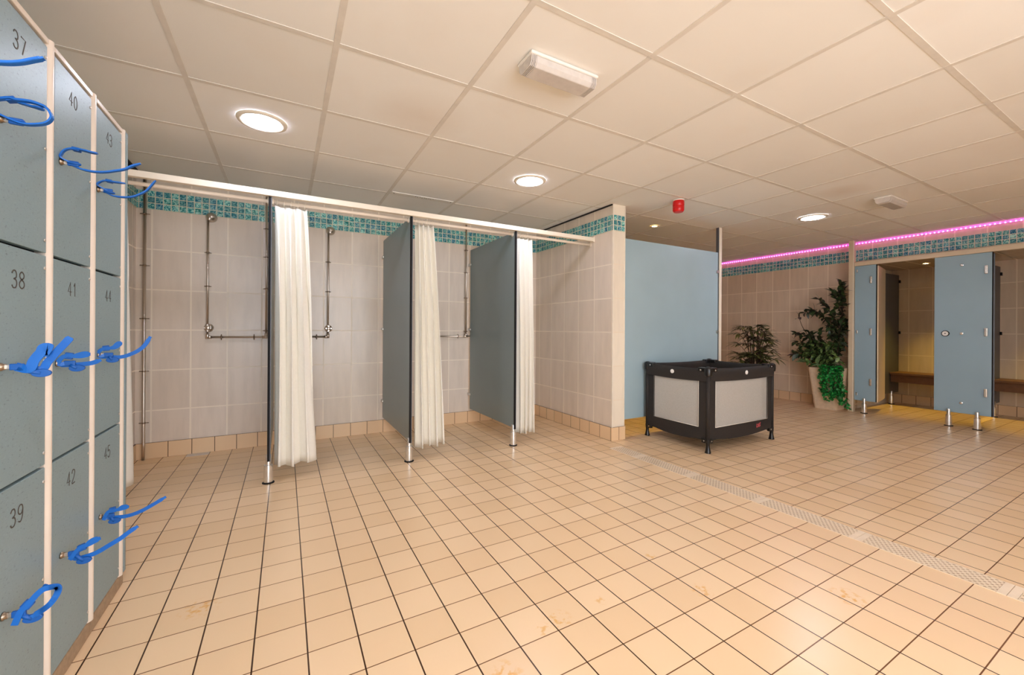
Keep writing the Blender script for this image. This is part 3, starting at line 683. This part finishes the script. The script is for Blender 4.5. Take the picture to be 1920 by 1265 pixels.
MB().tube([(-0.969, PYY, CEIL), (-0.969, PYY, 0.12), (-0.972, PYY + 0.003, 0.0)], 0.0105, 12).build('tube', M['chrome'], T)
for z in (1.938, 1.532, 1.113, 0.699, 0.292):
    c = clip(T, -0.969, z, True, 0.03)

# ================================================================== CEILING THINGS
def downlight(x, y, label):
    T = thing('downlight', label, 'ceiling light', (x, y, CEIL), 'round recessed ceiling lights')
    MB().lathe([(0.128, 0), (0.126, -0.006), (0.112, -0.011), (0.098, -0.008), (0.096, -0.003)], (x, y, CEIL - 0.001), 'z', 40, cap=False).build('rim', M['lamp_ring'], T)
    MB().lathe([(0.0965, -0.004), (0.085, -0.009), (0.05, -0.012), (0.002, -0.013)], (x, y, CEIL - 0.001), 'z', 40).build('diffuser', M['lamp'], T)
downlight(-0.122, 2.748, 'lit round ceiling light nearest the lockers, largest in the photo')
downlight(1.70, 2.775, 'lit round ceiling light above the third shower curtain')
downlight(4.80, 2.19, 'lit round ceiling light toward the changing cubicles')
for x, y in ((-0.122, 0.35), (1.70, 0.35), (4.68, 0.35), (0.78, -1.45), (4.08, -1.45)):  # unseen lamps, added for more light in the room
    downlight(x, y, 'unseen round ceiling light added to light the room')
def emergency(x, y, label):
    T = thing('emergency_light', label, 'emergency light', (x, y, CEIL), 'bulkhead emergency lights')
    MB().box(x - 0.183, x + 0.183, y - 0.062, y + 0.062, CEIL - 0.016, CEIL - 0.001).build('base', M['em_body'], T, bevel=0.006)
    cr = [(-0.056, 0), (-0.053, -0.028), (-0.040, -0.044), (0.040, -0.044), (0.053, -0.028), (0.056, 0)]
    MB().prism([(y + a, CEIL - 0.016 + b) for a, b in cr], x - 0.152, x + 0.152, 'x').build('cover', M['em_cover'], T, bevel=0.004)
    for s in (-1, 1):
        mb = MB()
        for k in range(4): mb.prism([(y + a * 0.97, CEIL - 0.016 + b * 0.95) for a, b in cr], x + s * (0.155 + 0.007 * k) - 0.002, x + s * (0.155 + 0.007 * k) + 0.002, 'x')
        mb.build('ribbed_end', M['em_cover'], T)
emergency(1.085, 1.525, 'box-shaped emergency light with clear cover near the top of the photo')
emergency(4.75, 1.545, 'small-looking emergency light on the ceiling far right, beyond the round light')
T = thing('fire_alarm_sounder', 'red fire alarm sounder on the ceiling in front of the blue screen', 'alarm', (3.12, 2.505, CEIL))
MB().lathe([(0.05, 0), (0.05, -0.012)], (3.12, 2.505, CEIL - 0.001), 'z', 28).build('base', M['em_body'], T)
MB().lathe([(0.046, -0.012), (0.05, -0.02), (0.05, -0.055), (0.047, -0.06), (0.05, -0.065), (0.049, -0.098), (0.04, -0.112), (0.004, -0.115)], (3.12, 2.505, CEIL - 0.001), 'z', 28).build('body', M['red'], T, auto=45)
T = thing('ceiling_strip', 'thin white strip with small holes on the ceiling above the middle showers', 'strip', (1.08, 3.6, CEIL))
MB().box(0.80, 1.358, 3.572, 3.622, CEIL - 0.010, CEIL - 0.002).build('plate', M['em_body'], T, bevel=0.001)
mb = MB()
for k in range(9): mb.lathe([(0.005, -0.0104), (0.005, -0.0100)], (1.01 + 0.02 * k, 3.597 + (0.006 if k % 2 else -0.006), CEIL), 'z', 10)
for x in (0.82, 1.34): mb.lathe([(0.006, -0.0106), (0.006, -0.0100)], (x, 3.597, CEIL), 'z', 10)
mb.build('holes', M['dark'], T)
def spotlight(x, y, z, label):
    T = thing('spotlight', label, 'spotlight', (x, y, z), 'small recessed halogen spotlights')
    MB().lathe([(0.045, 0), (0.044, -0.004), (0.032, -0.006), (0.03, -0.002)], (x, y, z - 0.0005), 'z', 24, cap=False).build('rim', M['steel'], T)
    MB().lathe([(0.03, -0.0025), (0.002, -0.004)], (x, y, z - 0.0005), 'z', 24).build('lens', M['spot'], T)
    l = bpy.data.lights.new('halogen_beam', 'SPOT'); l.energy = SPOT_W; l.color = (1.0, 0.66, 0.06); l.spot_size = math.radians(66); l.spot_blend = 0.8; l.shadow_soft_size = 0.03
    o = bpy.data.objects.new('halogen_beam', l); COL.objects.link(o); o.location = (x, y, z - 0.012)
SPOT_W = 60.0
spotlight(3.67, 3.27, CEIL - 0.001, 'small spotlight on the ceiling just above the blue screen')
spotlight(7.40, 2.05, 1.95, 'small spotlight in the low ceiling of the left changing cubicle')
spotlight(7.40, 0.95, 1.95, 'small spotlight in the low ceiling of the right changing cubicle')
spotlight(7.40, -0.2, 1.95, 'small spotlight of a cubicle outside the photo')

# pink LED strip along the right wall
T = thing('led_strip', 'pink glowing LED strip along the top of the right wall', 'led strip', (6.71, 2.0, 2.215))
MB().box(6.7135, 6.7195, -2.2, 5.1, 2.212, 2.226).build('tape', M['led_tape'], T)
l0 = MB().box(-0.007, 0.0, -0.0045, 0.0045, -0.005, 0.004).build('led', M['led'], T, origin=(0, 0, 0))
l0.location = Vector((6.7135, 4.50, 2.219)) - Vector(T.location)
for k in range(1, 98):
    c = l0.copy(); COL.objects.link(c); c.parent = T; c.location = Vector((6.7135, 4.50 - 0.0362 * k, 2.219)) - Vector(T.location)

# ================================================================== BLUE SCREEN AND CUBICLES
T = thing('privacy_screen', 'tall plain light-blue screen panel behind the playpen', 'screen', (3.6, 2.955, 0))
MB().box(W1 + 0.012, 4.352, 2.948, 2.962, 0.17, 1.943).build('panel', M['panel'], T, bevel=0.001)
MB().box(4.362, 4.402, 2.935, 2.985, 0.0, CEIL - 0.002).build('post', M['rail'], T, bevel=0.002)
MB().box(4.353, 4.362, 2.944, 2.975, 0.0, CEIL - 0.002).build('post_channel', M['panel_grey'], T)
for z in (0.35, 1.03, 1.72):
    MB().box(4.325, 4.366, 2.938, 2.949, z - 0.012, z + 0.012).lathe([(0.018, 0.0), (0.018, -0.012)], (4.338, 2.948, z), 'y', 14).build('bracket', M['steel'], T, bevel=0.001)
    MB().box(W1, W1 + 0.03, 2.936, 2.949, z - 0.014, z + 0.014).build('wall_bracket', M['steel'], T, bevel=0.001)

T = thing('corner_post', 'floor-to-ceiling metal post between the potted plant and the cubicles', 'post', (6.5, 2.5, 0))
MB().box(6.468, 6.528, 2.474, 2.530, 0.0, CEIL - 0.002).build('shaft', M['rail_dim'], T, bevel=0.002)
MB().box(6.466, 6.4679, 2.472, 2.482, 0.0, CEIL - 0.002).build('edge_trim', M['rail'], T)
T = thing('head_rail', 'metal head rail running along the top of the cubicle fronts', 'rail', (6.5, 0.2, 1.9))
MB().box(6.480, 6.520, -2.2, 2.472, 1.892, 1.944).build('bar', M['rail_dim'], T, bevel=0.003)
def hinge(parent, y, z):
    o = MB().box(6.4805, 6.4935, y - 0.013, y + 0.013, z - 0.045, z + 0.045).build('hinge', M['alu'], parent, bevel=0.006, seg=3)
    return o
def bolt(parent, y, z, r=0.012, nm='bolt'):
    return MB().lathe([(r, 0), (r, -0.006), (r * 0.6, -0.009)], (6.4935, y, z), 'x', 14).build(nm, M['alu'], parent, auto=40)
def swung_door(parent, yh, ang, w=0.53, mat='door_cream_sheen'):
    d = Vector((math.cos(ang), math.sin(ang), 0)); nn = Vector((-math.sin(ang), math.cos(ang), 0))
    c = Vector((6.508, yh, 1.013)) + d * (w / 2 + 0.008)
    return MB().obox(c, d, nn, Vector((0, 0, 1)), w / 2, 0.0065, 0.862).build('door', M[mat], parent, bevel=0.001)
T = thing('cubicle_screen', 'narrow blue-grey cubicle front panel with hinges, beside the metal post', 'cubicle panel', (6.5, 2.36, 0), 'blue-grey fronts of the changing cubicles')
MB().box(6.4935, 6.5065, 2.251, 2.471, 0.155, 1.890).build('panel', M['panel_cubicle'], T, bevel=0.001)
MB().box(6.492, 6.508, 2.2455, 2.2515, 0.155, 1.890).build('panel_edge', M['edge'], T)
for z in (0.40, 1.04, 1.70): hinge(T, 2.302, z)
for z in (0.237, 1.04, 1.83): MB().box(6.482, 6.4935, 2.436, 2.452, z - 0.02, z + 0.02).build('clip', M['alu'], T, bevel=0.003)
foot(T, 6.475, 2.36)
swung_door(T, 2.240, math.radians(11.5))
T = thing('cubicle_screen', 'broad blue-grey cubicle front panel with a round lock indicator', 'cubicle panel', (6.5, 1.5, 0), 'blue-grey fronts of the changing cubicles')
MB().box(6.4935, 6.5065, 1.288, 1.724, 0.155, 1.890).build('panel', M['panel_cubicle'], T, bevel=0.001)
MB().box(6.492, 6.508, 1.2825, 1.2885, 0.155, 1.890).build('panel_edge', M['edge'], T)
for z in (0.40, 1.045, 1.71): hinge(T, 1.330, z)
for z in (0.267, 1.029, 1.78): bolt(T, 1.508, z, 0.0135)
o = MB().lathe([(0.033, 0), (0.033, -0.006), (0.028, -0.009)], (6.4935, 1.634, 1.028), 'x', 28).build('lock_surround', M['edge'], T, auto=40)
o2 = MB().lathe([(0.026, -0.008), (0.026, -0.011), (0.02, -0.012)], (6.4935, 1.634, 1.028), 'x', 28).build('indicator_disc', M['badge'], o, auto=40)
MB().lathe([(0.006, -0.011), (0.006, -0.0135)], (6.4935, 1.634, 1.028), 'x', 12).build('slot', M['digit'], o)
foot(T, 6.475, 1.600); foot(T, 6.475, 1.385)
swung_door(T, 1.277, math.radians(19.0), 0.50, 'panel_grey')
def divider(y, label, x0=6.515, brk=True):
    T = thing('cubicle_divider', label, 'partition', (7.2, y, 0), 'divider panels inside the changing cubicles')
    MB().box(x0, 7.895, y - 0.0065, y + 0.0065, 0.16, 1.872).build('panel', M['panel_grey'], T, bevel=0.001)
    for z in (0.35, 1.03, 1.78): MB().box(7.878, 7.92, y - 0.02, y - 0.0065, z - 0.02, z + 0.02).build('wall_bracket', M['edge'], T, bevel=0.002)
    foot(T, 7.66, y - 0.002)
    return T
divider(2.478, 'dark divider panel at the left side of the left changing cubicle', 6.53)
divider(1.505, 'divider panel between the two changing cubicles, hidden behind the broad front panel')
divider(0.535, 'divider panel outside the right edge of the photo')
def bench(y0, y1, label):
    T = thing('changing_bench', label, 'bench', (7.74, (y0 + y1) / 2, 0), 'dark wooden benches in the cubicles')
    MB().box(7.56, 7.735, y0, y1, 0.435, 0.465).build('slat', M['bench'], T, bevel=0.004)
    MB().box(7.742, 7.905, y0, y1, 0.435, 0.465).build('slat', M['bench'], T, bevel=0.004)
    MB().box(7.60, 7.635, y0, y1, 0.325, 0.435).build('apron', M['bench'], T, bevel=0.004)
    for y in (y0 + 0.04, y1 - 0.04): MB().box(7.635, 7.92, y - 0.015, y + 0.015, 0.385, 0.435).build('wall_support', M['bench'], T, bevel=0.002)
bench(1.516, 2.468, 'dark wooden bench inside the left changing cubicle')
bench(0.546, 1.496, 'dark wooden bench inside the right changing cubicle at the photo edge')

# ================================================================== PLAYPEN
CX0, CX1, CY0, CY1 = 3.155, 4.115, 2.220, 2.885
T = thing('playpen', 'black folding playpen with white mesh sides on the tiled floor', 'playpen', ((CX0 + CX1) / 2, (CY0 + CY1) / 2, 0))
def side(ax, fixed, a0, a1, sgn):
    """one canvas side: black frame with a hole, white net, padded rail"""
    def P(a, z, off): return (a, fixed + off, z) if ax == 'x' else (fixed + off, a, z)
    h = 0.006; ins = 0.088
    w0, w1 = a0 + ins, a1 - ins; N = 12
    def sheet(poly_rows, mat, name, par, th):
        mb = MB(); nr = len(poly_rows); nc = len(poly_rows[0]); vs = []
        for off in (-th, th):
            for row in poly_rows: vs += [P(a, z, off) for a, z in row]
        fs = []; q = nr * nc
        for r in range(nr - 1):
            for c in range(nc - 1):
                i = r * nc + c
                fs += [(i, i + 1, i + nc + 1, i + nc), (q + i, q + i + nc, q + i + nc + 1, q + i + 1)]
        ring = [c for c in range(nc)] + [r * nc + nc - 1 for r in range(1, nr)] + [(nr - 1) * nc + c for c in reversed(range(nc - 1))] + [r * nc for r in reversed(range(1, nr - 1))]
        for k in range(len(ring)): a, b = ring[k], ring[(k + 1) % len(ring)]; fs.append((a, b, q + b, q + a))
        return mb.add(vs, fs, False).build(name, mat, par)
    lo = lambda a: 0.118 - 0.034 * math.sin(PI * (a - a0) / (a1 - a0))
    top = lambda a: 0.617 + 0.006 * abs(2 * (a - a0) / (a1 - a0) - 1)
    cols = [a0 + (a1 - a0) * k / N for k in range(N + 1)]
    f = sheet([[(a, lo(a)) for a in cols], [(a, 0.208) for a in cols]], M['cot_black'], 'side_panel', T, h)
    sheet([[(a0, 0.208), (w0, 0.208)], [(a0, 0.64), (w0, 0.64)]], M['cot_black'], 'corner_strip', f, h)
    sheet([[(w1, 0.208), (a1, 0.208)], [(w1, 0.64), (a1, 0.64)]], M['cot_black'], 'corner_strip', f, h)
    wc = [w0 + (w1 - w0) * k / N for k in range(N + 1)]
    sheet([[(a, 0.206) for a in wc], [(a, top(a) + 0.01) for a in wc]], M['net'], 'mesh_window', T, 0.0008)
    e = MB()
    off = sgn * 0.008
    e.tube([P(w0, 0.21, off), P(w1, 0.21, off), P(w1, 0.618, off), P(w0, 0.618, off), P(w0, 0.21, off)], 0.0028, 6)
    e.build('binding', M['net_edge'], T)
    # padded top rail: rounded section swept along the side
    sec = [(-0.020, 0.612), (-0.022, 0.66), (-0.024, 0.695), (-0.016, 0.715), (0.0, 0.722), (0.016, 0.715), (0.024, 0.695), (0.022, 0.66), (0.020, 0.612)]
    vs = []; n = len(sec)
    for k in range(N + 1):
        t = k / N; sag = -0.010 * math.sin(PI * t)
        for o_, z in sec: vs.append(P(a0 + (a1 - a0) * t, z + sag, o_))
    fs = [(k * n + i, k * n + (i + 1) % n, (k + 1) * n + (i + 1) % n, (k + 1) * n + i) for k in range(N) for i in range(n)]
    fs += [tuple(reversed(range(n))), tuple(N * n + i for i in range(n))]
    rl = MB().add(vs, fs, True).build('top_rail', M['cot_black'], T, auto=60)
    return f, rl
fr, rail_front = side('x', CY0, CX0, CX1, -1)
side('x', CY1, CX0, CX1, 1)
fl_, rail_left = side('y', CX0, CY0, CY1, -1)
side('y', CX1, CY0, CY1, 1)
for (x, y, sx, sy) in ((CX0, CY0, -1, -1), (CX1, CY0, 1, -1), (CX0, CY1, -1, 1), (CX1, CY1, 1, 1)):
    MB().tube([(x, y, 0.10), (x, y, 0.68)], 0.017, 14).build('corner_tube', M['cot_black'], T)
    cp = MB().lathe([(0.030, 0.655), (0.033, 0.68), (0.033, 0.715), (0.026, 0.730), (0.01, 0.736)], (x, y, 0), 'z', 20)
    cp.box(min(x, x - sx * 0.085), max(x, x - sx * 0.085), y - 0.027, y + 0.027, 0.690, 0.727).box(x - 0.027, x + 0.027, min(y, y - sy * 0.085), max(y, y - sy * 0.085), 0.690, 0.727)
    cp = cp.build('corner_cap', M['cot_plastic'], T, bevel=0.006, auto=40)
    MB().lathe([(0.007, 0.0), (0.007, sy * 0.004), (0.003, sy * 0.006)], (x - sx * 0.055, y + sy * 0.027, 0.706), 'y', 12).build('bolt', M['steel'], cp)
    MB().lathe([(0.007, 0.0), (0.007, sx * 0.004), (0.003, sx * 0.006)], (x + sx * 0.027, y - sy * 0.055, 0.706), 'x', 12).build('bolt', M['steel'], cp)
    ft = MB().lathe([(0.020, 0.118), (0.018, 0.085), (0.015, 0.07), (0.016, 0.05), (0.022, 0.015), (0.026, 0.004), (0.024, 0.0)], (x, y, 0), 'z', 18)
    ft.box(min(x - sx * 0.055, x), max(x - sx * 0.055, x), y - 0.012, y + 0.012, 0.082, 0.116).box(x - 0.012, x + 0.012, min(y - sy * 0.055, y), max(y - sy * 0.055, y), 0.082, 0.116)
    ft = ft.build('foot', M['cot_plastic'], T, bevel=0.004, auto=40)
    MB().lathe([(0.006, 0.0), (0.006, sy * 0.004)], (x - sx * 0.03, y + sy * 0.012, 0.1), 'y', 12).lathe([(0.006, 0.0), (0.006, sx * 0.004)], (x + sx * 0.012, y - sy * 0.03, 0.1), 'x', 12).build('bolt', M['steel'], ft)
MB().box(CX0 + 0.012, CX1 - 0.012, CY0 + 0.012, CY1 - 0.012, 0.185, 0.215).build('play_mat', M['mattress'], T, bevel=0.01)
mb = MB()
for p, q in (((CX0, CY0), (CX1, CY0)), ((CX0, CY1), (CX1, CY1)), ((CX0, CY0), (CX0, CY1)), ((CX1, CY0), (CX1, CY1))):
    dx, dy = (0.0, 0.022 if p[1] < 2.5 else -0.022) if p[1] == q[1] else (0.022 if p[0] < 3.5 else -0.022, 0.0)
    mb.tube([(p[0] + dx, p[1] + dy, 0.100), (q[0] + dx, q[1] + dy, 0.100)], 0.007, 8)
mb.build('base_frame', M['cot_plastic'], T)
MB().tube([(3.62, 2.52, 0.185), (3.62, 2.52, 0.05)], 0.013, 12).lathe([(0.02, 0.05), (0.024, 0.03), (0.022, 0.0)], (3.62, 2.52, 0), 'z', 14).build('centre_foot', M['cot_plastic'], T)
MB().lathe([(0.019, 0), (0.019, -0.004), (0.014, -0.006)], (3.664, CY0 - 0.0225, 0.668), 'y', 20).build('badge', M['badge'], rail_front)
o = MB().lathe([(0.019, 0), (0.019, -0.004), (0.014, -0.006)], (CX0 - 0.0225, 2.572, 0.668), 'x', 20).build('badge', M['badge'], rail_left)
# pink-red lettering low on the front panel
EM = [[(0, 0), (0.02, 1.0), (0.42, 0.55), (0.30, 0.12), (0.02, 0.05)], [(0.42, 0.95), (0.62, 0.5), (0.50, 0.02)], [(0.70, 1.0), (0.55, 0.5), (0.74, 0.02)], [(0.88, 0.02), (0.90, 1.12), (0.90, 0.55), (1.12, 1.2)], [(0.92, 0.55), (1.1, 0.1)]]
mb = MB()
for st in EM:
    pts = [(3.857 + a * 0.055, CY0 - 0.0072, 0.142 + b_ * 0.034 + a * 0.004) for a, b_ in st]
    wv = [((Vector(pts[min(k + 1, len(pts) - 1)]) - Vector(pts[max(0, k - 1)])).normalized()).cross(Vector((0, 1, 0))) for k in range(len(pts))]
    mb.ribbon(pts, wv, 0.0048, 0.0008)
mb.build('emblem', M['emblem'], fr)

# ================================================================== PLANTS
def rdir(r, zb=0.0):
    while True:
        v = Vector((r.uniform(-1, 1), r.uniform(-1, 1), r.uniform(-1, 1) + zb))
        if 0.1 < v.length < 1.5: return v.normalized()
PCX, PCY = 6.455, 2.735
T = thing('planter', 'tall tapered cream planter in front of the right wall', 'planter', (PCX, PCY, 0))
def rsq(h, r=0.04, n=5):
    out = []
    for cx, cy, a0 in ((h - r, h - r, 0), (-h + r, h - r, 90), (-h + r, -h + r, 180), (h - r, -h + r, 270)):
        for k in range(n + 1):
            a = math.radians(a0 + 90 * k / n); out.append((cx + r * math.cos(a), cy + r * math.sin(a)))
    return out
prof = [(0.128, 0.0), (0.132, 0.01), (0.184, 0.545), (0.187, 0.555), (0.172, 0.555), (0.165, 0.52)]
vs = []; n = 24
for h, z in prof: vs += [(PCX + a, PCY + b, z) for a, b in rsq(h)]
fs = [(k * n + i, k * n + (i + 1) % n, (k + 1) * n + (i + 1) % n, (k + 1) * n + i) for k in range(len(prof) - 1) for i in range(n)] + [tuple(reversed(range(n)))]
MB().add(vs, fs, True).build('pot', M['pot'], T, auto=40)
MB().prism([(PCX + a, PCY + b) for a, b in rsq(0.164)], 0.49, 0.518).build('soil', M['soil'], T)

def plant_branches(T, branches, leafmat, r, L, W, step, t0=0.25, rad=0.006, droop=0.35, clampx=6.695, nm='foliage'):
    st = MB(); lf = MB()
    for br in branches:
        P = catmull(br['p'], 6); m = len(P)
        st.tube(P, [rad * br.get('r', 1) * (1 - 0.75 * k / (m - 1)) + 0.0012 for k in range(m)], 6)
        dist = 0.0; nxt = 0.0; tot = sum((P[k + 1] - P[k]).length for k in range(m - 1))
        for k in range(m - 1):
            seg = (P[k + 1] - P[k]); dist += seg.length
            if dist < tot * br.get('t0', t0): nxt = dist; continue
            while nxt < dist:
                nxt += step * br.get('s', 1)
                d = (seg.normalized() * 0.5 + rdir(r, 0.1)).normalized()
                l = L * r.uniform(0.65, 1.2); base = P[k] + seg * r.random()
                tip = base + d * l
                if tip.x > clampx: d.x = -abs(d.x)
                if tip.y < 2.54 and tip.x > 6.42: d.y = abs(d.y)
                lf.leaf(base, d, Vector((0, 0, 1)) + rdir(r) * 0.5, l, W * r.uniform(0.8, 1.2), droop * r.uniform(0.4, 1.3))
    st.build('stem', M['bark'], T); lf.build(nm, leafmat, T)
r = random.Random(5)
T = thing('ficus', 'tall dark-leaved ficus reaching up beside the metal post', 'plant', (PCX, PCY, 0.51), 'plants growing from the cream planter')
br = [dict(p=[(6.46, 2.72, .515), (6.45, 2.66, .85), (6.45, 2.60, 1.2), (6.44, 2.575, 1.45), (6.42, 2.56, 1.66)], t0=.3, r=1.6),
      dict(p=[(6.45, 2.62, 1.08), (6.42, 2.70, 1.28), (6.40, 2.79, 1.42), (6.38, 2.85, 1.50)], t0=.2),
      dict(p=[(6.45, 2.63, 1.00), (6.41, 2.76, 1.20), (6.37, 2.88, 1.33), (6.35, 2.99, 1.30)], t0=.25),
      dict(p=[(6.44, 2.60, 1.3), (6.38, 2.62, 1.45), (6.36, 2.66, 1.58)], t0=.2),
      dict(p=[(6.45, 2.59, 1.4), (6.43, 2.60, 1.55), (6.40, 2.58, 1.70)], t0=.1),
      dict(p=[(6.46, 2.74, .515), (6.40, 2.88, .85), (6.34, 3.00, 1.08), (6.31, 3.05, 1.26)], t0=.93, s=2.2),
      dict(p=[(6.45, 2.66, .9), (6.36, 2.68, 1.05), (6.30, 2.66, 1.2)], t0=.2),
      dict(p=[(6.40, 2.86, .82), (6.36, 2.98, .98), (6.33, 3.1, 1.02)], t0=.1),
      dict(p=[(6.45, 2.62, .85), (6.38, 2.60, .98), (6.34, 2.57, 1.05)], t0=.1),
      dict(p=[(6.44, 2.8, .6), (6.38, 2.95, .8), (6.33, 3.11, .9)], t0=.3),
      dict(p=[(6.44, 2.8, .6), (6.36, 2.98, .72), (6.32, 3.12, .72)], t0=.3),
      dict(p=[(6.44, 2.78, .6), (6.36, 2.88, .9), (6.32, 2.93, 1.05)], t0=.2),
      dict(p=[(6.44, 2.75, .6), (6.36, 2.77, .85), (6.32, 2.80, 1.04)], t0=.2),
      dict(p=[(6.45, 2.70, .6), (6.40, 2.62, .78), (6.36, 2.58, .92)], t0=.1),
      dict(p=[(6.45, 2.70, .6), (6.52, 2.62, .9), (6.55, 2.60, 1.2)], t0=.2)]
plant_branches(T, br, M['ficus'], r, 0.095, 0.046, 0.0085)
T = thing('leafy_houseplant', 'variegated green houseplant spreading low over the planter rim', 'plant', (PCX, PCY, 0.515), 'plants growing from the cream planter')
br = []
for k in range(24):
    a = r.uniform(0.55 * PI, 1.5 * PI); d = r.uniform(0.13, 0.34); h = r.uniform(0.62, 0.88)
    x = max(6.16, min(6.62, PCX + 0.75 * d * math.cos(a))); y = max(2.56, PCY + d * math.sin(a) + 0.06)
    br.append(dict(p=[(PCX - 0.04 + r.uniform(-.05, .05), PCY + r.uniform(-.08, .08), .515), ((PCX + x) / 2, (PCY + y) / 2, h), (x, y, h - r.uniform(-.05, .1))], t0=.35, r=.6))
plant_branches(T, br, M['mixed'], r, 0.10, 0.042, 0.022, droop=0.5)
big = MB()
for (x, y, z, dx, dy, dz, L) in ((6.32, 2.88, .60, -.35, .75, .55, .17), (6.30, 2.80, .60, -.5, -.1, .75, .2), (6.31, 2.68, .58, -.5, -.5, .5, .18), (6.33, 2.93, .62, -.2, .9, .2, .16), (6.3, 2.74, .58, -.6, .2, .25, .14)):
    big.leaf((x, y, z), (dx, dy, dz), (-0.6, 0, 1), L, 0.075, 0.35, 6)
big.build('broad_leaves', foliage('pale_leaf', [(66, 96, 56), (120, 150, 100), (158, 178, 132)], 0.3, 60), T)
T = thing('trailing_ivy', 'bright green ivy trailing down the right side of the cream planter', 'plant', (PCX, PCY, 0.515), 'plants growing from the cream planter')
br = []
for k in range(17):
    y0 = 2.50 + 0.0145 * k + r.uniform(-.02, .02); zl = r.uniform(0.02, 0.3) if k < 12 else r.uniform(0.2, 0.42)
    f = lambda z: PCX - (0.132 + 0.055 * z / 0.55) - 0.035
    pts = [(PCX - 0.12, y0 + 0.03, .53), (f(.55) - 0.02, y0, .575), (f(.4) - r.uniform(0, .05), y0 + r.uniform(-.03, .03), .42)]
    if zl < 0.3: pts.append((f(.2) - r.uniform(0, .05), y0 + r.uniform(-.05, .04), .22))
    pts.append((f(zl) - r.uniform(0, .05), y0 + r.uniform(-.06, .06), zl))
    br.append(dict(p=[(a, max(b, 2.47 if a < 6.4 else 2.56), c) for a, b, c in pts], t0=.12, r=.35))
for k in range(4):
    br.append(dict(p=[(6.25, 2.55, .3 - .06 * k), (6.22, 2.50, .27 - .05 * k), (6.24, 2.46 - .02 * k, .24 - .06 * k)], t0=.1, r=.3))
plant_branches(T, br, M['ivy'], r, 0.038, 0.032, 0.008, droop=0.3)

QX, QY = 5.60, 3.25
T = thing('potted_palm', 'small bushy palm with narrow drooping leaflets behind the playpen', 'plant', (QX, QY, 0))
pt = MB().lathe([(0.10, 0.0), (0.105, 0.005), (0.135, 0.27), (0.14, 0.28), (0.128, 0.28), (0.122, 0.25)], (QX, QY, 0), 'z', 28).build('pot', M['soil'], T, auto=40)
st = MB(); lf = MB(); r = random.Random(12)
for k in range(95):
    a = r.uniform(0, 2 * PI); d = r.uniform(0.02, 0.25) ; h = r.uniform(0.5, 1.14) - 0.35 * max(0, d - 0.16)
    if k < 14: h = r.uniform(0.40, 0.65); d *= 0.8
    top = Vector((QX + d * math.cos(a), QY + d * math.sin(a), h))
    b0 = Vector((QX + 0.04 * math.cos(a), QY + 0.04 * math.sin(a), 0.25))
    mid = Vector((b0.x + 0.25 * d * math.cos(a), b0.y + 0.25 * d * math.sin(a), 0.25 + (h - 0.25) * 0.72))
    P = catmull([b0, mid, top], 5); st.tube(P, 0.003, 5)
    dd = (P[-1] - P[-3]).normalized()
    out = Vector((math.cos(a), math.sin(a), 0.15)).normalized()
    sd = out.cross(Vector((0, 0, 1))).normalized()
    for q in range(9):
        t = (q - 4) / 4
        v = (out * (1 - 0.55 * abs(t)) + sd * t * 0.9 + Vector((0, 0, r.uniform(-0.15, 0.45)))).normalized()
        lf.leaf(top - dd * 0.02 * abs(t), v, (0, 0, 1), r.uniform(0.11, 0.17), 0.032, r.uniform(0.2, 0.6), 4)
st.build('stem', M['bark'], T); lf.build('fronds', M['palm'], T)

# ================================================================== LIGHT, WORLD, CAMERA
w = bpy.data.worlds.new('daylight'); SC.world = w; w.use_nodes = True
nt = w.node_tree; nt.nodes.clear()
bg = nt.nodes.new('ShaderNodeBackground'); ow = nt.nodes.new('ShaderNodeOutputWorld')
bg.inputs[0].default_value = (0.85, 0.905, 1.0, 1); bg.inputs[1].default_value = 7.2
nt.links.new(bg.outputs[0], ow.inputs[0])
pl = bpy.data.lights.new('window_portal', 'AREA'); pl.shape = 'RECTANGLE'; pl.size = 2.9; pl.size_y = 2.0; pl.cycles.is_portal = True
po = bpy.data.objects.new('window_portal', pl); COL.objects.link(po); po.location = (0.55, -2.21, 1.15); po.rotation_euler = (math.radians(90), 0, 0)

cam = bpy.data.cameras.new('camera'); co = bpy.data.objects.new('camera', cam); COL.objects.link(co)
cam.sensor_fit = 'HORIZONTAL'; cam.sensor_width = 36.0; cam.lens = 763.8 / 1920 * 36.0
cam.shift_y = -(632.5 - 616.75) / 1920; cam.clip_start = 0.02; cam.clip_end = 100
co.matrix_world = Matrix.Translation((0, 0, CAMZ)) @ Matrix.Rotation(-0.5079, 4, 'Z') @ Matrix.Rotation(PI / 2, 4, 'X') @ Matrix.Rotation(0.006, 4, 'Z')
SC.camera = co
SC.view_settings.view_transform = 'Standard'; SC.view_settings.look = 'None'
SC.view_settings.gamma = 1.0; SC.view_settings.use_curve_mapping = False
SC.view_settings.exposure = 0.37
SC.cycles.use_denoising = True
SC.cycles.max_bounces = 10; SC.cycles.diffuse_bounces = 6; SC.cycles.glossy_bounces = 4; SC.cycles.transparent_max_bounces = 12
SC.cycles.sample_clamp_indirect = 6.0
SC.cycles.caustics_reflective = False; SC.cycles.caustics_refractive = False
